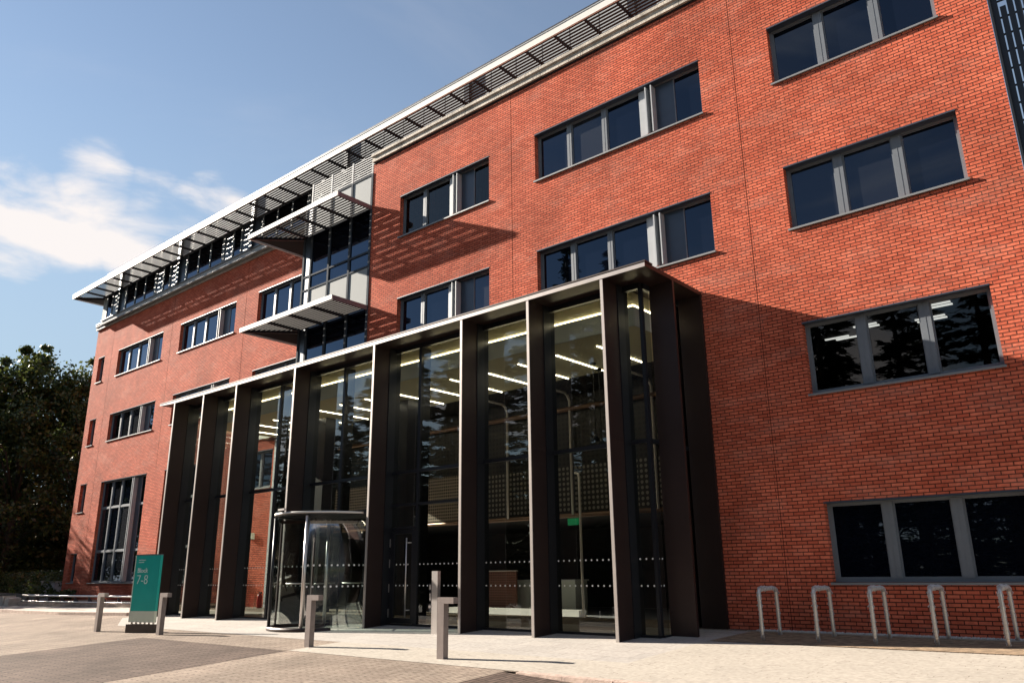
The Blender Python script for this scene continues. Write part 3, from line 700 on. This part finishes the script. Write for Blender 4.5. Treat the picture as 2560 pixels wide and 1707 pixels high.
g.quad((-25.2, YR+.4, 7.69), (XG1, YR+.4, 7.69), (XG1, 20.4, 7.69), (-25.2, 20.4, 7.69))
g.build('lobby_wall', DKWALL, BD)
for x, z0 in ((-17.43, 2.95), (-14.75, 2.95), (-14.33, -.1), (-22.8, 2.95), (-11.7, 2.95)):
    g = MB(); g.tube([(x, 20.2, z0), (x, 20.2, 6.55), (x, 20.1, 6.72), (x, 19.95, ZK-.03), (x, 18.7, ZK-.03)] if z0 > 0 else [(x, 20.0, z0), (x, 20.0, 4.05), (x-.03, 20.0, 4.16), (x-.15, 20.0, 4.2)], .04, 8); g.build('light_tube', TUBE, BD)
for x in (-24.1, -19.62):
    g = MB(); g.box(x-.32, x+.32, 17.3, 17.9, -.1, ZK-.002); g.build('lobby_column', BLK, BD)
g = MB(); g.box(-29.62, -29.22, YL-.02, YL+.28, -.1, 7.69); g.build('lobby_column', FRML, BD)
# inner end wall head lining above the interior brick
g = MB(); g.box(-32.2, -29.62, YL-.06, YL-.01, 7.0, 7.68); g.build('wall_lining', BULK, BD)
g = MB(); g.box(-30.95, -30.65, YL-.16, YL-.002, 2.72, 2.98); g.build('wall_lamp', CREAMS, BD)

# ------------------------------------------------------------------ furniture in the lobby
t = empty('reception_screen', (-19.3, 22, -.1), 'copper coloured perforated screen standing in front of the reception counter', 'screen')
g = MB(); g.box(-20.0, -18.6, 21.97, 22.03, -.1, 1.28); g.build('screen_panel', COPPER, t)
g = MB(); g.box(-20.02, -18.58, 21.95, 22.05, 1.281, 1.31); g.build('top_edge', TUBE, t)
t = empty('reception_counter', (-18.6, 22.9, -.1), 'long cream reception counter behind the copper screen', 'counter')
g = MB(); g.box(-21.5, -16.5, 22.6, 23.3, -.1, .94); g.build('counter_front', CREAM, t)
g = MB(); g.box(-21.55, -16.45, 22.52, 23.35, .941, .985); g.build('counter_top', WHT, t)
t = empty('plinth', (-17.0, 20.6, -.1), 'low white plinth on the sunlit lobby floor', 'plinth')
g = MB(); g.box(-20.5, -14.9, 20.55, 20.95, -.1, .10); g.build('plinth_block', WHT, t)
t = empty('exit_sign', (-14.6, 20.1, 2.6), 'small green lit sign hanging below the perforated gallery', 'sign')
g = MB(); g.box(-14.85, -14.45, 20.05, 20.10, 2.62, 2.82); g.build('sign_face', mat('green_lit_sign', (.015, .2, .07), .5, emit=(.02, .5, .18), estr=.06), t)
for i, (x, y, lb) in enumerate(((-12.0, 17.6, 'nearer'), (-12.25, 18.25, 'farther'))):
    t = empty('pendant_lamp', (x, y, ZK-2.0), lb+' thin black pendant lamp hanging on a long cable from the cream ceiling', 'lamp', 'pendant lamps in the lobby')
    g = MB(); g.tube([(x, y, ZK-.03), (x, y, ZK-2.0)], .008, 6); g.build('cable', BLK, t)
    g = MB(); g.tube([(x, y, ZK-.05), (x, y, ZK-.005)], .09, 12); g.build('ceiling_rose', BLK, t)
    g = MB(); g.tube([(x, y, ZK-2.2), (x, y, ZK-2.0)], [.12, .03], 12); g.build('lamp_shade', BLK, t)
t = empty('fire_extinguisher', (-29.0, 18.4, -.1), 'red fire extinguisher standing inside the glass left of the revolving door', 'extinguisher')
g = MB(); g.tube([(-29.0, 18.4, -.1), (-29.0, 18.4, .42), (-29.0, 18.4, .5), (-29.0, 18.4, .55)], [.1, .1, .07, .03], 14); g.build('cylinder_body', mat('red_paint', (.45, .012, .012), .3), t)
g = MB(); g.box(-29.04, -28.90, 18.38, 18.42, .551, .6); g.build('handle', BLK, t)

# ------------------------------------------------------------------ bollards
def make_bollard():
    t = empty('bollard', (0, 0, 0), 'x', 'bollard', 'folded steel bollards in front of the entrance')
    g = MB(); g.box(0, .175, 0, .13, -.02, 1.0); g.build('post', BOLL, t)
    g = MB(); g.prism([(0, 0, 1.001), (.43, 0, 1.001), (.43, 0, 1.112), (0, 0, 1.112)], (0, .13, 0)); g.build('arm', BOLL, t)
    return t
proto = make_bollard()
for i, (x, y, lb) in enumerate(((-25.97, 10.88, 'folded steel bollard left of the green sign, farthest from the porch'), (-22.64, 11.17, 'folded steel bollard just right of the green sign'),
                                (-15.72, 11.19, 'folded steel bollard in front of the revolving door'), (-11.41, 11.12, 'nearest and largest folded steel bollard, in front of the fourth porch bay'))):
    o = proto if i == 0 else copy_tree(proto)
    o.location = (x, y, gz(y)); o['label'] = lb

# ------------------------------------------------------------------ bike racks wrapped in film
FILM = bpy.data.materials.new('clear_wrapping_film'); FILM.use_nodes = True
n = FILM.node_tree.nodes; l = FILM.node_tree.links; n.clear()
o_ = n.new('ShaderNodeOutputMaterial'); tr_ = n.new('ShaderNodeBsdfTransparent'); tr_.inputs[0].default_value = (.9, .9, .9, 1)
gl_ = n.new('ShaderNodeBsdfPrincipled'); gl_.inputs['Base Color'].default_value = (.75, .73, .72, 1); gl_.inputs['Roughness'].default_value = .22
lw = n.new('ShaderNodeLayerWeight'); lw.inputs[0].default_value = .45
mx_ = n.new('ShaderNodeMixShader'); l.new(lw.outputs['Facing'], mx_.inputs[0]); l.new(tr_.outputs[0], mx_.inputs[1]); l.new(gl_.outputs[0], mx_.inputs[2]); l.new(mx_.outputs[0], o_.inputs[0])
def hoop(wd, h, r=.1):
    p = [(0, 0, -.05), (0, 0, .15), (0, 0, .35), (0, 0, .55), (0, 0, h-r)]
    for k in range(1, 6): a = math.pi-k*math.pi/2/6; p.append((0, r+r*math.cos(a), h-r+r*math.sin(a)))
    p += [(0, r, h), (0, wd/2, h), (0, wd-r, h)]
    for k in range(1, 6): a = math.pi/2-k*math.pi/2/6; p.append((0, wd-r+r*math.cos(a), h-r+r*math.sin(a)))
    return p+[(0, wd, h-r), (0, wd, .55), (0, wd, .35), (0, wd, .15), (0, wd, -.05)]
def make_rack():
    t = empty('bike_rack', (0, 0, 0), 'x', 'bike rack', 'bike hoops wrapped in clear film by the wall')
    g = MB(); g.tube(hoop(.84, .955), .030, 14); g.build('hoop', STEEL, t)
    rr = random.Random(11); path = []
    base = [Vector(p) for p in hoop(.84, .955)]
    for a, c in zip(base, base[1:]):
        d = max(1, int((c-a).length/.022))
        for k in range(d): path.append(a.lerp(c, k/d))
    path = [p for p in path if p.z > .02]
    rad = [.037+.014*abs(rr.gauss(0, .7)) if rr.random() < .45 else .036 for p in path]
    g = MB(); g.tube([p+Vector((rr.gauss(0, .004), rr.gauss(0, .004), 0)) for p in path], rad, 10, .16, rr); g.build('plastic_wrap', FILM, t)
    return t
proto = make_rack()
for i, (x, y, lb) in enumerate(((-6.79, 15.37, 'film-wrapped steel bike hoop nearest the dark porch'), (-5.76, 15.48, 'film-wrapped steel bike hoop second from the dark porch'),
                                (-4.76, 15.54, 'film-wrapped steel bike hoop in the middle of the five'), (-3.80, 15.72, 'film-wrapped steel bike hoop under the middle of the ground-floor window, fourth from the porch'),
                                (-2.74, 15.79, 'film-wrapped steel bike hoop at the right edge, farthest from the porch'))):
    o = proto if i == 0 else copy_tree(proto)
    o.location = (x, y, gz(y)); o['label'] = lb

# ------------------------------------------------------------------ sign totem
ang = math.atan2(.312, 1.02); ca, sa = math.cos(ang), math.sin(ang)
SX, SY = -24.25, 11.10
def sp_(u, v, z): return (SX+u*ca-v*sa, SY+u*sa+v*ca, z)
t = empty('sign_totem', (SX, SY, gz(SY)), 'tall teal totem sign reading Block 7-8 on a dark plinth left of the porch', 'sign')
def sbox(u0, u1, v0, v1, z0, z1):
    g = MB(); g.prism([sp_(u0, v0, z0), sp_(u1, v0, z0), sp_(u1, v0, z1), sp_(u0, v0, z1)], tuple(Vector(sp_(0, v1-v0, 0))-Vector(sp_(0, 0, 0)))); return g
sbox(-.08, .98, .0, .26, gz(SY)-.03, -.085).build('plinth', mat('dark_brown_plinth', (.06, .045, .038), .6, var=.2), t)
sbox(-.03, .935, .06, .15, .28, 1.845).build('sign_panel', GREEN, t)
sbox(-.03, .935, .06, .15, -.03, .278).build('sign_band', CREAMS, t)
sbox(-.06, -.031, .055, .155, -.03, 1.845).build('side_strip', CREAMS, t)
sbox(-.06, .937, .055, .155, 1.846, 1.872).build('cap', FRM, t)
for k in range(6):
    u = .02+k*.17; sbox(u, u+.02, .08, .14, -.084, -.031).build('foot', STEEL, t)
TXT = mat('white_lettering', (.62, .80, .74), .5)
def text(body, size, u, z, name, ext=.002, off=0., sx=1.):
    c = bpy.data.curves.new(name, 'FONT'); c.body = body; c.size = size; c.extrude = ext; c.offset = off
    tmp = bpy.data.objects.new('tmp', c); COL.objects.link(tmp); bpy.context.view_layer.update()
    me = bpy.data.meshes.new_from_object(tmp.evaluated_get(bpy.context.evaluated_depsgraph_get())); bpy.data.objects.remove(tmp)
    o = woff(t)
    for v in me.vertices:
        p = sp_(u+v.co.x*sx, .055-v.co.z, z+v.co.y); v.co = (p[0]-o.x, p[1]-o.y, p[2]-o.z)
    me.materials.clear(); me.materials.append(TXT); me.name = name
    ob = bpy.data.objects.new(name, me); COL.objects.link(ob); ob.parent = t
text('Block', .185, .07, 1.355, 'lettering', off=.003)
text('7-8', .37, .07, 1.035, 'lettering', off=-.004, sx=.95)
g = MB()
for u0, u1, z in ((.09, .16, 1.70), (.17, .25, 1.705), (.26, .36, 1.70), (.09, .18, 1.635), (.19, .29, 1.64)):
    g.prism([sp_(u0, .052, z), sp_(u1, .052, z), sp_(u1, .052, z+.022), sp_(u0, .052, z+.022)], (0, .004, 0))
g.build('faded_lines', TXT, t)

# ------------------------------------------------------------------ intercom pillar
IX, IY = -14.50, 13.93
t = empty('intercom_pillar', (IX, IY, gz(IY)), 'slim steel intercom post with dark call panels beside the swing door', 'intercom')
g = MB(); g.box(IX, IX+.20, IY, IY+.10, gz(IY)-.01, 1.29); g.build('post', STEEL, t)
g = MB(); g.box(IX-.012, IX-.001, IY+.0, IY+.10, .3, 1.29); g.build('side_panel', BLK, t)
for z0, z1, w in ((.83, 1.0, .07), (.58, .8, .06), (.40, .52, .09)):
    g = MB(); g.box(IX-.013-w, IX-.0125, IY+.0, IY+.09, z0, z1); g.build('call_unit', DRK, t)
    g = MB(); g.box(IX-.01-w, IX-.02, IY-.004, IY-.0005, z0+.03, z1-.03); g.build('call_button', STEEL, t)

# ------------------------------------------------------------------ planter, guard rail, low walls on the left
def lerp2(a, b_, t_): return (a[0]+(b_[0]-a[0])*t_, a[1]+(b_[1]-a[1])*t_)
PA = [(-43.3, 14.5), (-42.2, 14.62), (-39.4, 14.9), (-34.2, 15.55), (-31.0, 16.0)]
t = empty('planter_wall', (-38, 15, gz(15)), 'low stained concrete planter wall in front of the left wing', 'planter')
g = MB()
for a, c in zip(PA, PA[1:]): g.prism([(a[0], a[1], gz(a[1])-.05), (c[0], c[1], gz(c[1])-.05), (c[0], c[1], .155), (a[0], a[1], .155)], (.06, .35, 0))
g.build('wall_face', mat('stained_concrete', (.30, .235, .19), .9, var=.4, vscale=2.5, bump=.5), t)
g = MB(); g.poly([(p[0], p[1]+.34, .10) for p in PA]+[(-31, YL, .10), (-46, YL, .10), (-46, 16, .1)]); g.build('planter_soil', SOIL, t)
sheet('pavement', [(-46, 13.0), (-35.5, 13.45), (-31.1, 14.16), (-31.0, 16.2), (-39.4, 15.1), (-46, 14.4)], CONC, .11)
g = MB()
for a, c in (((-46, 13.0), (-35.5, 13.45)), ((-35.5, 13.45), (-31.1, 14.16))): g.prism([(a[0], a[1]-.03, gz(a[1])-.05), (c[0], c[1]-.03, gz(c[1])-.05), (c[0], c[1]-.03, gz(c[1])+.112), (a[0], a[1]-.03, gz(a[1])+.112)], (0, .12, .004))
tag(g.build('kerb', KERB), kind='structure')
t = empty('guard_rail', (-38, 15.2, .15), 'double tube steel guard rail on triangular brackets along the planter wall', 'railing')
RP = [(-44.6, 15.1), (-43.2, 14.72), (-42.0, 14.74), (-39.4, 15.02), (-34.2, 15.67), (-31.0, 16.1)]
g = MB(); g.tube([(x, y, .455) for x, y in RP], .042, 10); g.tube([(x, y, .20) for x, y in RP], .034, 10); g.build('rail', STEEL, t)
g = MB()
for k in range(11):
    x = -43.0+k*1.12; y = 14.68+max(0, (x+42))*.119
    g.prism([(x-.02, y+.03, .155), (x-.02, y+.28, .155), (x-.02, y+.05, .47), (x-.02, y+.03, .47)], (.04, 0, 0))
g.build('bracket', DRK, t)
t = empty('notice_sign', (-36.1, 15.25, .2), 'small pale notice plate fixed on the guard rail behind the farthest bollard', 'notice')
g = MB(); g.box(-36.32, -35.98, 15.20, 15.215, .10, .55); g.build('plate', WHT, t)
g = MB(); g.box(-36.28, -36.02, 15.194, 15.1985, .40, .50); g.box(-36.28, -36.02, 15.194, 15.1985, .15, .34); g.build('printed_panel', mat('faded_red_print', (.45, .22, .2), .6), t)
t = empty('ramp_wall', (-54, 19, 0), 'dark low ramp wall with a thin handrail beyond the corner of the left wing', 'wall')
g = MB(); g.prism([(-60, 20.5, -.2), (-50.5, 19.6, -.2), (-50.5, 19.6, .95), (-60, 20.5, .75)], (0, .25, 0)); g.prism([(-58, 17.6, -.2), (-46.2, 16.2, -.2), (-46.2, 16.2, .42), (-58, 17.6, .42)], (0, .25, 0)); g.build('wall_face', CONCD, t)
g = MB(); g.tube([(-60, 20.4, 1.25), (-50.5, 19.5, 1.45)], .03, 8)
for k in range(6): x = -60+k*1.9; g.tube([(x, 20.4-(x+60)*.095, .6), (x, 20.4-(x+60)*.095, 1.25+(x+60)*.021)], .02, 6)
g.build('handrail', DRK, t)
t = empty('utility_box', (-51.6, 19.2, 0), 'pale grey utility box at the corner of the left wing', 'box')
g = MB(); g.box(-52.6, -50.6, 18.7, 19.25, -.05, 1.02); g.build('cabinet', mat('pale_lilac_grey', (.30, .27, .28), .7, var=.15), t)
g = MB(); g.box(-52.65, -50.55, 18.65, 19.3, 1.021, 1.06); g.build('lid', CONC, t)
t = empty('stone_block', (-46.2, 14.3, 0), 'weathered stone block at the end of the guard rail', 'stone')
g = MB(); rb = random.Random(3)
for k in range(3): x = -46.0+k*.75; g.prism([(x, 14.2+rb.uniform(-.1, .1), -.16), (x+.62, 14.25, -.16), (x+.6, 14.3, .3+rb.uniform(0, .2)), (x+.08, 14.3, .35)], (.05, .5, .02))
g.build('stone_body', CONC, t)

# ------------------------------------------------------------------ trees
def leafmat(name, c1, c2, tr=.35):
    M = bpy.data.materials.new(name); M.use_nodes = True
    n = M.node_tree.nodes; l = M.node_tree.links; b = n['Principled BSDF']; o = n['Material Output']
    g = n.new('ShaderNodeNewGeometry'); rmp = n.new('ShaderNodeValToRGB'); rmp.color_ramp.elements[0].color = (*c1, 1); rmp.color_ramp.elements[1].color = (*c2, 1)
    l.new(g.outputs['Random Per Island'], rmp.inputs[0]); l.new(rmp.outputs[0], b.inputs['Base Color']); b.inputs['Roughness'].default_value = .5
    t = n.new('ShaderNodeBsdfTranslucent'); l.new(rmp.outputs[0], t.inputs[0]); mx = n.new('ShaderNodeMixShader'); mx.inputs[0].default_value = tr
    l.new(b.outputs[0], mx.inputs[1]); l.new(t.outputs[0], mx.inputs[2]); l.new(mx.outputs[0], o.inputs[0]); return M
LEAF = leafmat('broad_leaf', (.011, .024, .005), (.085, .098, .02))
NEED = leafmat('conifer_needles', (.010, .022, .010), (.03, .045, .018), .15)
BARK = mat('bark', (.07, .05, .035), .9, var=.3, bump=.6)

def leaf(b, p, s_, rnd, tilt=1.):
    n_ = Vector((rnd.gauss(0, tilt), rnd.gauss(0, tilt), rnd.gauss(.4, 1))).normalized(); a = n_.orthogonal().normalized()
    a = (Matrix.Rotation(rnd.uniform(0, 6.28), 3, n_) @ a); c = n_.cross(a); i = len(b.v)
    b.v += [tuple(p+a*s_), tuple(p+c*s_*.55), tuple(p-a*s_), tuple(p-c*s_*.55)]; b.f.append((i, i+1, i+2, i+3))

def broadleaf_meshes(h, rad, nclump, per, seed, ls=.17, low=.12):
    rnd = random.Random(seed); tb = MB(); lb = MB()
    tb.tube([(0, 0, -.3), (.1, 0, h*.25), (-.1, .1, h*.5), (0, 0, h*.8)], [.32, .26, .18, .05], 8)
    for k in range(nclump):
        zt = low+(1-low)*rnd.random()**.8; prof_ = math.sin(min(1, (1.02-zt)*2.0+.08)*math.pi/2)*(.55+.45*min(1, zt*2.2))
        a = rnd.uniform(0, 6.28); rr = rad*prof_*math.sqrt(rnd.uniform(.08, 1)); c = Vector((math.cos(a)*rr, math.sin(a)*rr, zt*h-.5))
        if rnd.random() < .35: tb.tube([(0, 0, max(.5, c.z*.6)), tuple(c*.55+Vector((0, 0, c.z*.38))), tuple(c)], [.10, .06, .02], 5)
        cr = rnd.uniform(.5, 1.15)*rad*.21
        if k % 4 == 0:
            j = (k//4) % 9; a = j*2.4+.3; rr = rad*(.12+.075*j); zt = .74+.30*rnd.random(); c = Vector((math.cos(a)*rr, math.sin(a)*rr, h*zt*(1.06-.035*((j*5) % 9)))); cr *= max(.25, 1.1-zt*.8)
        for q in range(per):
            p = c+Vector((rnd.gauss(0, 1), rnd.gauss(0, 1), rnd.gauss(0, .8)))*cr*.62
            leaf(lb, p, ls*rnd.uniform(.6, 1.25), rnd)
    return tb, lb
def conifer_meshes(h, rad, seed, low=.06):
    rnd = random.Random(seed); tb = MB(); lb = MB()
    tb.tube([(0, 0, -.5), (0, 0, h*.5), (0, 0, h*.98)], [.34, .2, .03], 7)
    z = h*low
    while z < h*.985:
        f = 1-z/h; ln = rad*(f**.75)*rnd.uniform(.72, 1.1)+.15; k = rnd.randint(4, 6)
        for q in range(k):
            a = rnd.uniform(0, 6.28); d = Vector((math.cos(a), math.sin(a), 0)); drp = rnd.uniform(.10, .32)
            tb.tube([(0, 0, z), tuple(d*ln*.6+Vector((0, 0, z-drp*ln*.3))), tuple(d*ln+Vector((0, 0, z-drp*ln*.35)))], [.04, .02, .008], 4)
            m_ = int(16+ln*24)
            for j in range(m_):
                u = rnd.random()**.7; p = d*ln*u+Vector((0, 0, z-drp*ln*.35*u*1.1)); sd_ = Vector((-d.y, d.x, 0))*rnd.gauss(0, .16*ln*(1.15-u)+.04)
                p = p+sd_+Vector((0, 0, rnd.gauss(-.05, .07))); s_ = rnd.uniform(.12, .26)
                dirv = (d*.8+sd_*1.4+Vector((0, 0, rnd.uniform(-.35, .1)))).normalized(); c = dirv.cross(Vector((rnd.gauss(0, .4), rnd.gauss(0, .4), 1))).normalized(); i = len(lb.v)
                lb.v += [tuple(p-dirv*s_), tuple(p+c*s_*.33), tuple(p+dirv*s_*1.2), tuple(p-c*s_*.33)]; lb.f.append((i, i+1, i+2, i+3))
        z += h*.021*rnd.uniform(.8, 1.3)
    return tb, lb
def plant(proto, name, loc, rot, sc, label, cat, group):
    if proto.get('used'): o = copy_tree(proto)
    else: o = proto; proto['used'] = 1
    o.name = name; o.location = loc; o.rotation_euler = (0, 0, rot); o.scale = (sc[0], sc[0], sc[1]); tag(o, label, cat, group); return o
def proto_tree(name, meshes, lm, cat):
    t = empty(name, (0, 0, 0), 'x', cat); meshes[0].build('trunk', BARK, t); meshes[1].build('crown', lm, t); return t
B1 = proto_tree('broadleaf_tree', broadleaf_meshes(18, 5.2, 120, 230, 21), LEAF, 'tree')
B2 = proto_tree('broadleaf_tree', broadleaf_meshes(18, 4.6, 120, 210, 42), LEAF, 'tree')
G = 'trees beyond the left end of the building'
plant(B1, 'broadleaf_tree', (-70, 22.0, 0), .3, (1.12, 1.04), 'tallest dark leafy tree, closest to the corner of the left wing', 'tree', G)
plant(B2, 'broadleaf_tree', (-73, 19.6, 0), 1.4, (.9, .97), 'dark leafy tree at the left edge with thin bare twigs on top', 'tree', G)
plant(B2, 'broadleaf_tree', (-67, 25.5, 0), 2.2, (1.0, 1.0), 'dark leafy tree half hidden behind the corner of the left wing', 'tree', G)
for i, (x, y, r, s_) in enumerate(((-88, 27, 1, 1.05), (-84, 22, 4, 1.0), (-90, 34, 3, 1.05))):
    plant(B1 if i % 2 else B2, 'broadleaf_tree', (x, y, 0), r, (1.15, s_), 'dark tree filling the gaps behind the front trees at the left edge', 'tree', G)
for i, (x, y) in enumerate(((-76, 27), (-82, 24.5), (-84, 31), (-70, 27.5), (-90, 29))):
    plant(B1 if i % 2 else B2, 'shrub', (x, y, -.3), i*1.9, (1.15, .36), 'dense dark shrub under the trees at the left edge', 'shrub', 'shrubs under the trees at the left edge')
# trees outside the frame on the left: their shade falls on the corner of the wing and the plaza
plant(B2, 'broadleaf_tree', (-65.5, 12.8, -.2), 5.0, (.8, .66), 'leafy tree left of the plaza whose shade falls on the wing corner', 'tree', 'shade trees left of the plaza')
plant(B1, 'broadleaf_tree', (-67, 10.2, -.5), 2.0, (.85, .95), 'leafy tree left of the plaza whose shade falls on the guard rail', 'tree', 'shade trees left of the plaza')
plant(B1, 'broadleaf_tree', (-80, 14.2, -.2), 4.4, (1.0, 1.0), 'tall leafy tree left of the plaza shading the corner hedge', 'tree', 'shade trees left of the plaza')
plant(B1, 'broadleaf_tree', (-74, 9.5, -.5), 3.0, (.75, .62), 'leafy tree left of the plaza whose shade falls on the paving', 'tree', 'shade trees left of the plaza')
# low shrubs under the trees
rnd = random.Random(9); g = MB()
for k in range(9000):
    x = rnd.uniform(-66, -47.5); y = 17.9+rnd.uniform(0, 1.0)+(-47.5-x)*.13; z = .1+rnd.random()**.7*(1.1+.5*math.sin(x*1.7))*(.35 if x > -50.5 else 1)
    if x > XL-.2 and y > YL-.2: continue
    leaf(g, Vector((x, y, z)), .09*rnd.uniform(.6, 1.4), rnd)
o = g.build('hedge', LEAF); tag(o, 'ragged dark hedge below the trees at the left corner', 'hedge')
# conifers behind the photographer: mirrored in the porch glass and the panes
C1 = proto_tree('conifer', conifer_meshes(20, 3.6, 5), NEED, 'tree')
C2 = proto_tree('conifer', conifer_meshes(20, 3.1, 8), NEED, 'tree')
GC = 'conifers across the plaza, mirrored in the glass'
cl_ = 'tall dark conifer across the plaza, seen mirrored in the glass'
rc = random.Random(17); i = 0
for row, (y0, st, x) in enumerate(((-13, 4.4, -84), (-18, 5.2, -82))):
    while x < 12:
        tall = 1.13+.12*math.exp(-((x+34)/9)**2)-.16*math.exp(-((x+4)/9)**2) - (.25 if x < -55 else 0)
        plant(C1 if i % 2 else C2, 'conifer', (x+rc.uniform(-.8, .8), y0+rc.uniform(-1, 1), gz(y0)-.2), i*1.7, (1.32, 1.12*tall*rc.uniform(.88, 1.04)), cl_, 'tree', GC); i += 1; x += st*rc.uniform(.85, 1.15)
for i in range(13):
    plant(B1 if i % 2 else B2, 'broadleaf_tree', (-78+i*7.5+random.uniform(-1, 1), -29+random.uniform(-2, 2), -3.2), i*1.3, (1.3, .76+.08*math.sin(i*2.3)), 'dark broad tree behind the conifers across the plaza', 'tree', 'broad trees behind the mirrored conifers')
for i, (x, y) in enumerate(((-88, -8), (-100, -10), (-113, -8))):
    plant(B1, 'broadleaf_tree', (x, y, -1.5), i*2.1, (1.1, 1.05), 'leafy tree across the plaza, mirrored in the left wing panes', 'tree', 'leafy trees mirrored in the left wing panes')
for o in bpy.data.objects:
    if 'used' in o: del o['used']
